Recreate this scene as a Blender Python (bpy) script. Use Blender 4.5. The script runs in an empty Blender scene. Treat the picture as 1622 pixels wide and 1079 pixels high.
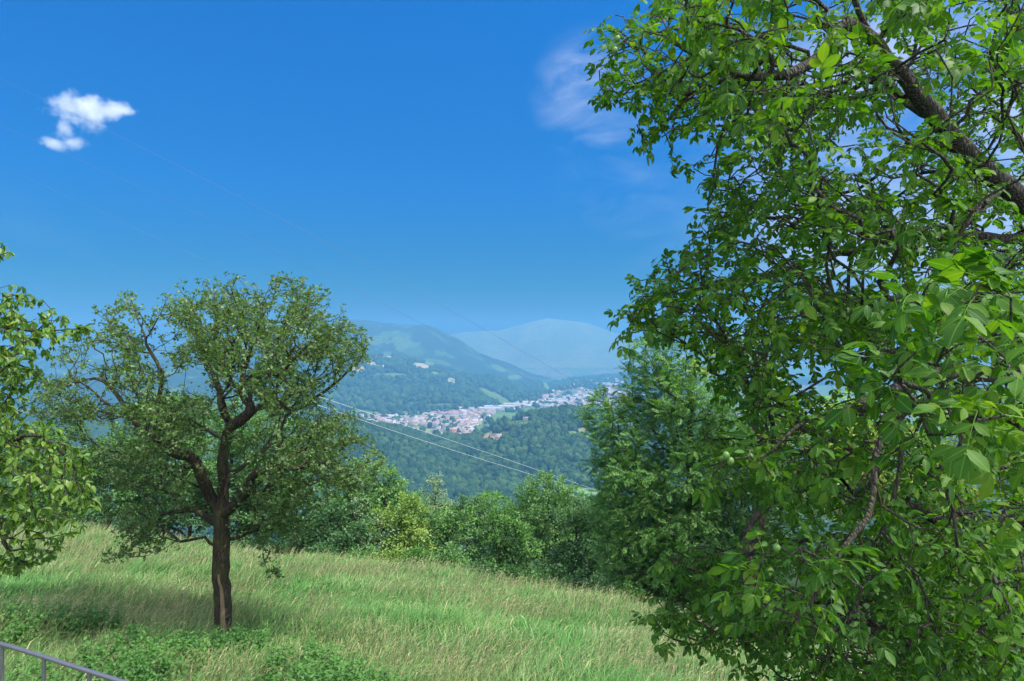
import bpy, math, random
import numpy as np
from mathutils import Vector

# ------------------------------------------------------------------ camera, world, sun, exposure
sc = bpy.context.scene
COL = sc.collection
F = 1081.0                      # focal length in photo pixels (24 mm on 36 mm)
cam_d = bpy.data.cameras.new('camera')
cam = bpy.data.objects.new('camera', cam_d); COL.objects.link(cam)
cam_d.lens = 24.0; cam_d.sensor_width = 36.0
cam_d.clip_start = 0.05; cam_d.clip_end = 60000
cam.location = (0, 0, 0); cam.rotation_euler = (math.radians(90), 0, 0)
sc.camera = cam

SUN_ELEV, SUN_AZ = math.radians(60), math.radians(106)     # azimuth clockwise from +Y (view direction)
SUN_STRENGTH, SKY_STRENGTH = 2.4, 0.13
sun_d = bpy.data.lights.new('sun', 'SUN'); sun = bpy.data.objects.new('sun', sun_d); COL.objects.link(sun)
sun_d.energy = SUN_STRENGTH; sun_d.angle = math.radians(0.5); sun_d.color = (1.0, 0.955, 0.88)
S = Vector((math.sin(SUN_AZ)*math.cos(SUN_ELEV), math.cos(SUN_AZ)*math.cos(SUN_ELEV), math.sin(SUN_ELEV)))
sun.rotation_euler = S.to_track_quat('Z', 'Y').to_euler()

sc.view_settings.view_transform = 'Standard'; sc.view_settings.look = 'None'
sc.view_settings.exposure = 1.45; sc.view_settings.gamma = 1.0
sc.cycles.max_bounces = 7; sc.cycles.diffuse_bounces = 3; sc.cycles.glossy_bounces = 2
sc.cycles.transmission_bounces = 4; sc.cycles.volume_bounces = 3; sc.cycles.transparent_max_bounces = 8
sc.cycles.volume_step_rate = 0.35; sc.cycles.volume_max_steps = 512
sc.cycles.caustics_reflective = False; sc.cycles.caustics_refractive = False


class NB:
    """tiny node-tree builder"""
    def __init__(self, tree):
        self.t = tree; tree.nodes.clear()
    def n(self, typ, **kw):
        nd = self.t.nodes.new(typ)
        for k, v in kw.items():
            if k.startswith('i_'):
                nd.inputs[k[2:].replace('_', ' ')].default_value = v
            else:
                setattr(nd, k, v)
        return nd
    def l(self, a, b): self.t.links.new(a, b)
    def math(self, op, a, b=None, clamp=False):
        nd = self.t.nodes.new('ShaderNodeMath'); nd.operation = op; nd.use_clamp = clamp
        for i, v in enumerate((a, b)):
            if v is None: continue
            if isinstance(v, (int, float)): nd.inputs[i].default_value = v
            else: self.l(v, nd.inputs[i])
        return nd.outputs[0]
    def mix(self, fac, a, b, blend='MIX'):
        nd = self.t.nodes.new('ShaderNodeMix'); nd.data_type = 'RGBA'; nd.blend_type = blend
        for sock, v in ((nd.inputs['Factor'], fac), (nd.inputs[6], a), (nd.inputs[7], b)):
            if isinstance(v, (int, float)): sock.default_value = v
            elif isinstance(v, tuple): sock.default_value = v if len(v) == 4 else (*v, 1)
            else: self.l(v, sock)
        return nd.outputs[2]
    def ramp(self, fac, stops, interp='LINEAR'):
        nd = self.t.nodes.new('ShaderNodeValToRGB'); cr = nd.color_ramp; cr.interpolation = interp
        while len(cr.elements) < len(stops): cr.elements.new(0.5)
        for e, (p, c) in zip(cr.elements, stops):
            e.position = p; e.color = (*c, 1) if len(c) == 3 else c
        if fac is not None: self.l(fac, nd.inputs[0])
        return nd.outputs[0]


def pdir(px, py):
    v = Vector(((px-811)/F, 1.0, (540-py)/F)); return v.normalized()

world = bpy.data.worlds.new('World'); sc.world = world; world.use_nodes = True
w = NB(world.node_tree)
sky = w.n('ShaderNodeTexSky'); sky.sky_type = 'NISHITA'; sky.sun_disc = False
sky.sun_elevation = SUN_ELEV; sky.sun_rotation = SUN_AZ; sky.altitude = 600; sky.air_density = 1.0
sky.dust_density = 0.4; sky.ozone_density = 2.0
tc = w.n('ShaderNodeTexCoord')
sxyz = w.n('ShaderNodeSeparateXYZ'); w.l(tc.outputs['Generated'], sxyz.inputs[0])
tint = w.ramp(sxyz.outputs[2], [(0.0, (.02, .06, .10)), (.0185, (.02, .070, .12)), (.083, (.0, .110, .195)), (.217, (.0, .180, .375)), (.433, (.0, .250, .51)), (1.0, (.05, .36, .7))])
tinted = w.mix(1.0, sky.outputs[0], tint, 'MULTIPLY')            # the deep polarised blue of this sky
# clouds: patches of the sky, each a direction with an angular size, broken up by noise
mp = w.n('ShaderNodeMapping'); mp.inputs['Scale'].default_value = (1, 1, 2.6); mp.inputs['Rotation'].default_value = (0.0, 0.5, 0.2)
w.l(tc.outputs['Generated'], mp.inputs[0])
nz = w.n('ShaderNodeTexNoise', i_Scale=3.2, i_Detail=9.0, i_Roughness=0.58, i_Distortion=0.6); w.l(mp.outputs[0], nz.inputs['Vector'])
mp2 = w.n('ShaderNodeMapping'); mp2.inputs['Scale'].default_value = (1.0, 1.0, 2.6)
w.l(tc.outputs['Generated'], mp2.inputs[0])
nz2 = w.n('ShaderNodeTexNoise', i_Scale=7.0, i_Detail=8.0, i_Roughness=0.60, i_Distortion=.5); w.l(mp2.outputs[0], nz2.inputs['Vector'])
def spot(px, py, inner, outer):
    d = pdir(px, py)
    vm = w.n('ShaderNodeVectorMath', operation='DOT_PRODUCT'); w.l(tc.outputs['Generated'], vm.inputs[0]); vm.inputs[1].default_value = d
    mr = w.n('ShaderNodeMapRange'); mr.interpolation_type = 'SMOOTHSTEP'
    mr.inputs['From Min'].default_value = math.cos(math.radians(outer)); mr.inputs['From Max'].default_value = math.cos(math.radians(inner))
    w.l(vm.outputs['Value'], mr.inputs['Value']); return mr.outputs[0]
base_n = w.math('MULTIPLY', w.math('SUBTRACT', nz.outputs[0], 0.36), 3.2, True)
wisp_n = w.math('MULTIPLY', w.math('SUBTRACT', nz2.outputs[0], 0.47), 3.0, True)
big = w.math('MULTIPLY', spot(1600, 330, 6, 25), base_n)                          # bright cloud bank behind the walnut
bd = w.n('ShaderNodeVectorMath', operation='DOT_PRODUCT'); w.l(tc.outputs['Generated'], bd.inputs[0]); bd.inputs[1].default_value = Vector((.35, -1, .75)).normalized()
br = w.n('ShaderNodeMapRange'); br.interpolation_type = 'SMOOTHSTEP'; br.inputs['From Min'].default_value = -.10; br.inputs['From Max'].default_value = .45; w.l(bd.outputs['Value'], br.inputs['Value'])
back = w.math('MULTIPLY', br.outputs[0], w.math('ADD', w.math('MULTIPLY', base_n, 0.4), .6))      # bright broken cloud added out of view overhead and behind, to fill the shade
wis = w.math('MULTIPLY', spot(940, 150, 0.5, 5.5), w.math('MULTIPLY', wisp_n, 0.72))
wis2 = w.math('MULTIPLY', spot(1020, 300, 1.0, 8), w.math('MULTIPLY', wisp_n, 0.22))
low = w.math('MULTIPLY', spot(20, 400, 0.5, 6.0), w.math('MULTIPLY', wisp_n, 0.05))
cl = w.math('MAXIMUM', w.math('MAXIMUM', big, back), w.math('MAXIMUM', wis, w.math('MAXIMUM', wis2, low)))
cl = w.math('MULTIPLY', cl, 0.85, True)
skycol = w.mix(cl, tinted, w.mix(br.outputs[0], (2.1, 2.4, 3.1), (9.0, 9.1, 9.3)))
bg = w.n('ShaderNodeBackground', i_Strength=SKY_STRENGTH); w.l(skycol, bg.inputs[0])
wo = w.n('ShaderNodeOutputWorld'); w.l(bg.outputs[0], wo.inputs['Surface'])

# ------------------------------------------------------------------ helpers
rs = np.random.RandomState(7)
random.seed(7)

def P(px, py, Y): return np.array([(px-811)/F*Y, Y, (540-py)/F*Y])

def sstep(a, b, x):
    t = np.clip((np.asarray(x, float)-a)/(b-a), 0, 1); return t*t*(3-2*t)

_lat = np.random.RandomState(3).rand(256, 256)
def vnoise(x, y):
    x = np.asarray(x, float); y = np.asarray(y, float)
    xi = np.floor(x).astype(int); yi = np.floor(y).astype(int); fx = x-xi; fy = y-yi
    fx = fx*fx*(3-2*fx); fy = fy*fy*(3-2*fy)
    a = _lat[xi % 256, yi % 256]; b = _lat[(xi+1) % 256, yi % 256]; c = _lat[xi % 256, (yi+1) % 256]; d = _lat[(xi+1) % 256, (yi+1) % 256]
    return (a*(1-fx)+b*fx)*(1-fy)+(c*(1-fx)+d*fx)*fy
def fbm(x, y, o=4):
    s = 0; a = 0.5; t = 0
    for i in range(o):
        s = s+a*vnoise(x*2**i+17.3*i, y*2**i+5.1*i); t += a; a *= 0.5
    return s/t

def tagit(o, label=None, cat=None, group=None, kind=None):
    if label: o['label'] = label
    if cat: o['category'] = cat
    if group: o['group'] = group
    if kind: o['kind'] = kind
    return o

def empty(name, loc, label, cat, group=None):
    o = bpy.data.objects.new(name, None); COL.objects.link(o); o.location = loc; o.empty_display_size = 0.2
    return tagit(o, label, cat, group)

def mesh(name, V, faces, mats, parent=None, smooth=True, uv=None, midx=None, col=None):
    """faces: list of int arrays (n,3) or (n,4). V in world space (or local when the parent sits elsewhere)."""
    V = np.asarray(V, np.float32)
    if parent is not None: V = V-np.array(parent.location, np.float32)
    me = bpy.data.meshes.new(name)
    faces = [np.asarray(f, np.int32) for f in faces if len(f)]
    me.vertices.add(len(V)); me.vertices.foreach_set('co', V.ravel())
    loops = np.concatenate([f.ravel() for f in faces]); tot = np.concatenate([np.full(len(f), f.shape[1], np.int32) for f in faces])
    st = np.concatenate([[0], np.cumsum(tot)[:-1]]).astype(np.int32)
    me.loops.add(len(loops)); me.loops.foreach_set('vertex_index', loops)
    me.polygons.add(len(tot)); me.polygons.foreach_set('loop_start', st)
    try: me.polygons.foreach_set('loop_total', tot)
    except Exception: pass
    if smooth: me.polygons.foreach_set('use_smooth', np.ones(len(tot), bool))
    if midx is not None: me.polygons.foreach_set('material_index', np.asarray(midx, np.int32))
    if uv is not None:
        ul = me.uv_layers.new(name='UVMap'); ul.data.foreach_set('uv', np.asarray(uv, np.float32)[loops].ravel())
    if col is not None:
        ca = me.color_attributes.new('col', 'FLOAT_COLOR', 'POINT'); ca.data.foreach_set('color', np.asarray(col, np.float32).ravel())
    me.update(); me.validate()
    for m in (mats if isinstance(mats, (list, tuple)) else [mats]): me.materials.append(m)
    o = bpy.data.objects.new(name, me); COL.objects.link(o)
    if parent is not None: o.parent = parent
    return o

def box(c, s, rz=0.0):
    c = np.array(c, float); s = np.array(s, float)/2
    v = np.array([[x, y, z] for z in (-1, 1) for y in (-1, 1) for x in (-1, 1)], float)*s
    R = np.array([[math.cos(rz), math.sin(rz), 0], [-math.sin(rz), math.cos(rz), 0], [0, 0, 1]])
    f = np.array([[0, 2, 3, 1], [4, 5, 7, 6], [0, 1, 5, 4], [2, 6, 7, 3], [0, 4, 6, 2], [1, 3, 7, 5]])
    return v@R+c, f

def tube(pts, r, sides=8):
    pts = np.asarray(pts, float); n = len(pts); r = np.broadcast_to(r, (n,))
    d = np.gradient(pts, axis=0); d /= np.linalg.norm(d, axis=1)[:, None]
    ref = np.array([0.13, 0.21, 0.97]) if abs(d[0][2]) < 0.8 else np.array([0.9, 0.3, 0.1])
    a = np.cross(d, ref); a /= np.linalg.norm(a, axis=1)[:, None]; b = np.cross(d, a)
    th = np.arange(sides)*2*math.pi/sides
    V = (pts[:, None]+r[:, None, None]*(a[:, None]*np.cos(th)[None, :, None]+b[:, None]*np.sin(th)[None, :, None])).reshape(-1, 3)
    i = np.arange(n-1)[:, None]*sides+np.arange(sides)[None]; j = np.arange(n-1)[:, None]*sides+(np.arange(sides)+1)[None] % sides
    return V, np.stack([i, j, j+sides, i+sides], -1).reshape(-1, 4)

def pip(poly, x, y):
    inside = np.zeros(len(x), bool); n = len(poly)
    for i in range(n):
        x1, y1 = poly[i]; x2, y2 = poly[(i+1) % n]
        if y1 == y2: continue
        c = ((y1 > y) != (y2 > y)) & (x < (x2-x1)*(y-y1)/(y2-y1)+x1); inside ^= c
    return inside

def edge_dist(poly, x, y):
    d = np.full(len(x), 1e9); n = len(poly)
    for i in range(n):
        a = np.array(poly[i], float); b = np.array(poly[(i+1) % n], float); ab = b-a
        t = np.clip(((x-a[0])*ab[0]+(y-a[1])*ab[1])/(ab@ab+1e-9), 0, 1)
        d = np.minimum(d, np.hypot(x-a[0]-t*ab[0], y-a[1]-t*ab[1]))
    return d

# ------------------------------------------------------------------ materials
def new_mat(name):
    m = bpy.data.materials.new(name); m.use_nodes = True; return m, NB(m.node_tree)

def leaf_mat(name, cols, trans=0.35, tcol=None, rough=0.5, spec=0.3, nscale=1.2, veins=False, namt=0.5, back=None):
    """leaf: colour varies from leaf to leaf and softly through the crown; light passes through"""
    m, b = new_mat(name)
    g = b.n('ShaderNodeNewGeometry')
    tcn = b.n('ShaderNodeTexCoord')
    nz = b.n('ShaderNodeTexNoise', i_Scale=nscale, i_Detail=3.0); b.l(tcn.outputs['Object'], nz.inputs['Vector'])
    f = b.math('ADD', b.math('MULTIPLY', g.outputs['Random Per Island'], 1-namt), b.math('MULTIPLY', b.math('MULTIPLY', b.math('SUBTRACT', nz.outputs[0], 0.28), 2.2, True), namt))
    n = len(cols); c = b.ramp(f, [(i/(n-1)*0.9+0.05, cc) for i, cc in enumerate(cols)])
    if veins:
        uvn = b.n('ShaderNodeUVMap'); sp = b.n('ShaderNodeSeparateXYZ'); b.l(uvn.outputs[0], sp.inputs[0])
        ax = b.math('ABSOLUTE', sp.outputs[0])
        mid = b.math('SUBTRACT', 1.0, b.math('MULTIPLY', ax, 16.0), True)
        ph = b.math('SUBTRACT', b.math('MULTIPLY', sp.outputs[1], 11.0), b.math('MULTIPLY', ax, 9.0))
        fr = b.math('ABSOLUTE', b.math('SUBTRACT', b.math('FRACT', ph), 0.5))
        side = b.math('MULTIPLY', b.math('SUBTRACT', 1.0, b.math('MULTIPLY', fr, 6.0), True), 0.2)
        c = b.mix(b.math('MULTIPLY', b.math('MAXIMUM', mid, side), 0.55), c, (0.17, 0.30, 0.07))
        n3 = b.n('ShaderNodeTexNoise', i_Scale=70.0, i_Detail=3.0); b.l(tcn.outputs['Object'], n3.inputs['Vector'])
        c = b.mix(b.math('MULTIPLY', b.math('SUBTRACT', n3.outputs[0], .66), 8.0, True), c, (.16, .12, .03))
        n4 = b.n('ShaderNodeTexNoise', i_Scale=9.0, i_Detail=3.0); b.l(tcn.outputs['Object'], n4.inputs['Vector'])
        c = b.mix(b.math('MULTIPLY', b.math('SUBTRACT', n4.outputs[0], .45), 1.6, True), c, b.mix(1.0, c, (1.7, 1.35, .9), 'MULTIPLY'))
    if back is not None:
        c = b.mix(b.math('MULTIPLY', g.outputs['Backfacing'], 0.6), c, back)
    pr = b.n('ShaderNodeBsdfPrincipled', i_Roughness=rough); pr.inputs['Specular IOR Level'].default_value = spec
    b.l(c, pr.inputs['Base Color'])
    tr = b.n('ShaderNodeBsdfTranslucent')
    tcx = b.mix(1.0, c, tcol or (1.5, 1.7, 0.5), 'MULTIPLY'); b.l(tcx, tr.inputs[0])
    mx = b.n('ShaderNodeMixShader', i_Fac=trans); b.l(pr.outputs[0], mx.inputs[1]); b.l(tr.outputs[0], mx.inputs[2])
    o = b.n('ShaderNodeOutputMaterial'); b.l(mx.outputs[0], o.inputs[0]); return m

def bark_mat(name, c1, c2, moss=None, scale=14.0, stripes=None):
    m, b = new_mat(name)
    tcn = b.n('ShaderNodeTexCoord'); mp = b.n('ShaderNodeMapping'); mp.inputs['Scale'].default_value = (1, 1, 0.28); b.l(tcn.outputs['Object'], mp.inputs[0])
    nz = b.n('ShaderNodeTexNoise', i_Scale=scale, i_Detail=8.0, i_Roughness=0.65); b.l(mp.outputs[0], nz.inputs['Vector'])
    vo = b.n('ShaderNodeTexVoronoi', i_Scale=scale*1.6); vo.feature = 'DISTANCE_TO_EDGE'; b.l(mp.outputs[0], vo.inputs['Vector'])
    c = b.mix(b.math('MULTIPLY', b.math('SUBTRACT', nz.outputs[0], 0.3), 2.2, True), c1, c2)
    c = b.mix(b.math('SUBTRACT', 1.0, b.math('MULTIPLY', vo.outputs[0], 9.0), True), c, tuple(x*0.4 for x in c1))
    if moss:
        n2 = b.n('ShaderNodeTexNoise', i_Scale=2.2, i_Detail=5.0); b.l(tcn.outputs['Object'], n2.inputs['Vector'])
        c = b.mix(b.math('MULTIPLY', b.math('SUBTRACT', n2.outputs[0], 0.5), 5.0, True), c, moss)
    pr = b.n('ShaderNodeBsdfPrincipled', i_Roughness=0.9); b.l(c, pr.inputs['Base Color'])
    bp = b.n('ShaderNodeBump', i_Strength=0.9, i_Distance=0.03)
    h = b.math('ADD', b.math('MULTIPLY', nz.outputs[0], 0.7), b.math('MULTIPLY', vo.outputs[0], 2.0)); b.l(h, bp.inputs['Height']); b.l(bp.outputs[0], pr.inputs['Normal'])
    o = b.n('ShaderNodeOutputMaterial'); b.l(pr.outputs[0], o.inputs[0]); return m

def plain_mat(name, c, rough=0.8, metal=0.0, var=0.15, scale=3.0):
    m, b = new_mat(name)
    tcn = b.n('ShaderNodeTexCoord'); nz = b.n('ShaderNodeTexNoise', i_Scale=scale, i_Detail=5.0); b.l(tcn.outputs['Object'], nz.inputs['Vector'])
    cc = b.mix(nz.outputs[0], tuple(x*(1-var) for x in c), tuple(min(1, x*(1+var)) for x in c))
    pr = b.n('ShaderNodeBsdfPrincipled', i_Roughness=rough, i_Metallic=metal); b.l(cc, pr.inputs['Base Color'])
    o = b.n('ShaderNodeOutputMaterial'); b.l(pr.outputs[0], o.inputs[0]); return m

def attr_mat(name, nscale, var=0.35, bump=0.0, bscale=1.0, rough=0.95):
    """ground: its own colour map (fields, woods floor) broken up by noise"""
    m, b = new_mat(name)
    at = b.n('ShaderNodeAttribute', attribute_name='col'); tcn = b.n('ShaderNodeTexCoord')
    nz = b.n('ShaderNodeTexNoise', i_Scale=nscale, i_Detail=6.0, i_Roughness=0.65); b.l(tcn.outputs['Object'], nz.inputs['Vector'])
    f = b.math('MULTIPLY', b.math('SUBTRACT', nz.outputs[0], 0.25), 2.0, True)
    lo = b.mix(1.0, at.outputs[0], (1-var,)*3, 'MULTIPLY'); hi = b.mix(1.0, at.outputs[0], (1+var,)*3, 'MULTIPLY')
    c = b.mix(f, lo, hi)
    pr = b.n('ShaderNodeBsdfPrincipled', i_Roughness=rough); pr.inputs['Specular IOR Level'].default_value = 0.1; b.l(c, pr.inputs['Base Color'])
    if bump:
        vo = b.n('ShaderNodeTexVoronoi', i_Scale=bscale); b.l(tcn.outputs['Object'], vo.inputs['Vector'])
        bp = b.n('ShaderNodeBump', i_Strength=1.0, i_Distance=bump); b.l(b.math('SUBTRACT', 1.0, vo.outputs[0]), bp.inputs['Height']); b.l(bp.outputs[0], pr.inputs['Normal'])
    o = b.n('ShaderNodeOutputMaterial'); b.l(pr.outputs[0], o.inputs[0]); return m

# ------------------------------------------------------------------ terrain height
CX = [-60, -21, -17.2, -10, -2.3, 3.15, 5.2, 9, 30]
CY = [36, 31, 27.5, 24.4, 22.7, 18.0, 13.5, 10.5, 9]
def z_near(x, y):
    x = np.asarray(x, float); y = np.asarray(y, float)
    z = -3.6-.0626*np.clip(x, -40, 40)-.208*y
    z = z+(fbm(x*.35, y*.35, 3)-.5)*.34*sstep(6, 11, y)
    e = np.maximum(0, y-np.interp(x, CX, CY)-.5)
    z = z-0.30*(np.sqrt(e*e+4)-2)
    t = sstep(2.4, 6.2, y); bank = -2.02*(1-t)+z*t
    return np.where(y < 6.2, bank, z)

def valley_table(px):
    ybase = np.interp(px, [-400, 0, 300, 560, 740, 800, 870, 930, 1000, 1300, 2200], [650, 650, 665, 657, 650, 641, 622, 605, 600, 612, 640])
    Db = 280*F/(ybase-540)
    h1 = np.interp(px, [-400, 0, 200, 400, 500, 560, 620, 700, 760, 830, 870, 930, 1000, 2200], [585, 590, 585, 575, 570, 571, 572, 580, 597, 612, 618, 600, 598, 600])
    h2 = np.interp(px, [-400, 0, 100, 170, 240, 330, 400, 480, 560, 620, 680, 720, 780, 850, 900, 1000, 2200], [540, 560, 553, 538, 548, 538, 524, 512, 504, 508, 521, 536, 566, 590, 598, 594, 590])
    h3 = np.interp(px, [-400, 560, 640, 730, 790, 830, 865, 900, 930, 975, 1040, 1150, 1300, 1500, 2200], [560, 560, 545, 527, 524, 513, 505, 508, 512, 528, 545, 560, 555, 565, 575])
    rc = np.interp(px, [-400, 300, 500, 560, 620, 680, 720, 745, 770, 800, 850, 900, 950, 1000, 1300, 2200], [650, 655, 662, 671, 682, 701, 704, 699, 688, 670, 658, 654, 656, 660, 680, 690])
    return ybase, Db, h1, h2, h3, rc

def z_far(px, Y):
    """ground height far down the valley for column px (array) at depth Y (array)"""
    px = np.asarray(px, float); Y = np.asarray(Y, float)
    yb, Db, h1, h2, h3, rc = valley_table(px)
    x = (px-811)/F*Y
    def zz(ypx, D): return -(ypx-540)/F*D
    o1 = np.minimum(1300, np.maximum(200, (6500-Db)*.36)); o2 = np.minimum(3300, np.maximum(500, (6500-Db)*.86))
    ks = [(60*np.ones_like(px), -22+0*px), (200+0*px, -82+0*px), (520+0*px, -190+0*px), (900+0*px, -262+0*px), (1130+0*px, -268+0*px),
          (1620+0*px, zz(rc, 1620)), (1900+0*px, -280+0*px), (Db, -280+0*px), (Db+o1, zz(h1, Db+o1)), (Db+o1*1.3, zz(h1, Db+o1)-30*o1/1300),
          (Db+o2, zz(h2, Db+o2)), (Db+o2*1.15, zz(h2, Db+o2)-80*o2/3300), (7000+0*px, -283+0*px), (8200+0*px, zz(h3, 8200)), (9800+0*px, -250+0*px)]
    D = np.stack([k[0] for k in ks]); Z = np.stack([k[1] for k in ks])
    # keep depths increasing where the valley floor runs far away
    for i in range(1, len(ks)): D[i] = np.maximum(D[i], D[i-1]+60)
    out = np.empty_like(Y); out[:] = Z[-1]
    for i in range(len(ks)-1):
        m = (Y >= D[i]) & (Y < D[i+1])
        t = (Y-D[i])/(D[i+1]-D[i])
        te = t if i in (7, 12) else t*t*(3-2*t)
        if i == 7: te = t**0.85
        if i == 10: te = t**0.9
        val = Z[i]+(Z[i+1]-Z[i])*te
        out = np.where(m, val, out)
    # ravines and lumps
    on_slope = np.where((Y > Db) & (Y < Db+4200), 1.0, 0)*sstep(0, 500, Y-Db)
    rav = (1-np.abs(fbm(x/620+3, Y/900, 4)*2-1))
    out = out-on_slope*(rav-.72)*110*sstep(0, 900, Y-Db)*(o2/3300)*(1-sstep(6300, 6900, Y))
    rid = sstep(1080, 1250, Y)*(1-sstep(1560, 1680, Y))
    out = out+rid*(fbm(x/150, Y/210, 4)-.5)*46
    far = sstep(7000, 7600, Y)*(1-sstep(7950, 8200, Y))
    out = out+far*(fbm(x/700, Y/900, 4)-.5)*130
    near = (Y < 900)
    out = out+near*(fbm(x/60, Y/60, 3)-.5)*np.minimum(12, Y*.03)
    return out

def g_near(x, y): return float(z_near(np.array([x]), np.array([y]))[0])
def g_far(px, Y): return float(z_far(np.array([float(px)]), np.array([float(Y)]))[0])
def ground_at(x, y):
    if y < 62: return g_near(x, y)
    return g_far(811+F*x/y, y)

# ---- meadow sheet
xs = np.linspace(-62, 46, 271); ys = np.linspace(-14, 66, 241)
X, Yg = np.meshgrid(xs, ys); Z = z_near(X, Yg)
V = np.stack([X.ravel(), Yg.ravel(), Z.ravel()], 1); nx = len(xs); ny = len(ys)
i = (np.arange(ny-1)[:, None]*nx+np.arange(nx-1)[None]).ravel()
Fq = np.stack([i, i+1, i+1+nx, i+nx], 1)
soil = fbm(V[:, 0]*.4, V[:, 1]*.4, 4)[:, None]
colm = np.array([.075, .115, .030])*(1-soil)+np.array([.13, .15, .055])*soil
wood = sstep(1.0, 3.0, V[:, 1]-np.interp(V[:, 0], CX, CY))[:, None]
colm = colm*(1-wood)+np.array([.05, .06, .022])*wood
brown = (np.exp(-(((V[:, 0]+14.0)/2.6)**2+((V[:, 1]-30.0)/1.6)**2)))[:, None]
colm = colm*(1-brown)+np.array([.10, .055, .035])*brown
colm = np.hstack([colm, np.ones((len(V), 1))])
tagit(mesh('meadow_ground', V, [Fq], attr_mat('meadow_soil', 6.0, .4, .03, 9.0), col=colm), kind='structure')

# ---- valley sheet (rows get farther apart with distance)
pxs = np.concatenate([np.linspace(-900, 480, 140)[:-1], np.linspace(480, 1060, 320)[:-1], np.linspace(1060, 2500, 120)])
Ys = np.concatenate([np.geomspace(58, 1080, 60)[:-1], np.linspace(1080, 1700, 90)[:-1], np.linspace(1700, 6500, 330)[:-1], np.linspace(6500, 9800, 110)])
PX, YY = np.meshgrid(pxs, Ys); Zv = z_far(PX.ravel(), YY.ravel()).reshape(PX.shape)
XX = (PX-811)/F*YY
V = np.stack([XX.ravel(), YY.ravel(), Zv.ravel()], 1); nx = len(pxs); ny = len(Ys)
i = (np.arange(ny-1)[:, None]*nx+np.arange(nx-1)[None]).ravel(); Fq = np.stack([i, i+1, i+1+nx, i+nx], 1)
vx, vy = V[:, 0], V[:, 1]; vpx = PX.ravel(); vpy = 540-V[:, 2]/V[:, 1]*F
n1 = fbm(vx/170+9, vy/260, 4); n2 = fbm(vx/90+40, vy/130+7, 3)
yb, Db, *_ = valley_table(vpx)
FOREST = np.array([.028, .055, .020]); GREEN = np.array([.12, .20, .05]); TAN = np.array([.42, .33, .22]); TOWN = np.array([.22, .22, .17])
col = np.tile(FOREST, (len(V), 1))
def put(mask, c):
    global col
    m = np.clip(mask, 0, 1)[:, None]; col = col*(1-m)+np.array(c)*m
floor = ((vy > 1860) & (vy < Db+40) | (vy > 6000) & (vy < 7000)).astype(float)
put(floor*sstep(.44, .52, n1), GREEN*.9); put(floor*(1-sstep(.44, .52, n1)), TOWN*.8)
hill = ((vy > Db+300) & (vy < Db+4000)).astype(float)
put(hill*sstep(.63, .66, n2)*0.8, GREEN*.8)
put(((vy > Db+1700) & (vy < Db+3700)).astype(float)*sstep(.60, .66, n1)*.35, GREEN*.9)
put((vy > 7000)*.9, (.17, .20, .09)); put((vy > 7000)*sstep(.45, .65, n1)*.35, (.26, .27, .12))
FIELDS = []   # (px, py, rx, ry, colour, depth low, depth high): fields that can be seen from here, each a patch of land
def field(px, py, rx, ry, c, lo, hi, rot=0.0):
    FIELDS.append((px, py, rx, ry, lo, hi, rot))
    dx = (vpx-px); dy = (vpy-py); a = dx*math.cos(rot)+dy*math.sin(rot); b_ = -dx*math.sin(rot)+dy*math.cos(rot)
    d = (a/rx)**2+(b_/ry)**2+(n2-.5)*1.0
    put(((vy > lo) & (vy < hi))*(1-sstep(.85, 1.1, d)), c)
for f_ in [(566, 585, 14, 4, TAN, -.15), (588, 577, 9, 3, TAN, 0), (603, 581, 8, 2.5, TAN, -.1), (614, 567, 9, 2.5, TAN, 0),
           (667, 580, 14, 4.5, TAN, .15), (683, 577, 12, 3, GREEN, .3), (620, 594, 26, 2.5, GREEN, .0), (690, 592, 10, 2, GREEN*1.2, .2),
           (715, 603, 8, 4, (.3, .32, .2), .3), (783, 628, 30, 6, GREEN, .45), (815, 598, 10, 4, GREEN, 0), (790, 584, 12, 4, GREEN, .4),
           (575, 655, 26, 5, GREEN, .1), (705, 642, 30, 2.5, GREEN*.7, 0), (866, 614, 8, 5, GREEN*1.2, .8), (880, 600, 10, 3, GREEN, .3)]:
    field(*f_[:5], 2300, 9000, f_[5])
for f_ in [(672, 681, 14, 4, (.24, .27, .09), .1), (700, 688, 20, 4, (.26, .28, .10), .1)]: field(*f_[:5], 1800, 2400, f_[5])
for f_ in [(779, 692, 16, 6, (.30, .22, .12), 0), (770, 684, 12, 3, (.2, .24, .1), 0), (905, 686, 9, 3.5, GREEN, 0), (925, 683, 10, 6, (.2, .2, .1), .2),
           (805, 660, 14, 2.5, GREEN, 0), (825, 669, 18, 3, GREEN, 0), (800, 686, 9, 3, (.2, .22, .1), 0)]: field(*f_[:5], 1250, 1700, f_[5])
for f_ in [(922, 781, 40, 9, (.13, .24, .07), .1)]: field(*f_[:5], 900, 1250, f_[5])
col4 = np.hstack([col, np.ones((len(V), 1))])
tagit(mesh('valley_terrain', V, [Fq], attr_mat('valley_land', 0.03, .45, 5.0, 0.09), col=col4), kind='structure')

def in_field(px, py, Y, grow=1.0, up=0.0):
    if up: return in_field(px, py, Y, grow) | in_field(px, py-up, Y, grow) | in_field(px, py-up*.5, Y, grow)
    m = np.zeros(len(px), bool)
    for fx, fy, rx, ry, lo, hi, rot in FIELDS:
        dx = px-fx; dy = py-fy; a = dx*math.cos(rot)+dy*math.sin(rot); b_ = -dx*math.sin(rot)+dy*math.cos(rot)
        m |= ((a/rx)**2+(b_/ry)**2 < grow) & (Y > lo) & (Y < hi)
    return m

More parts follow.
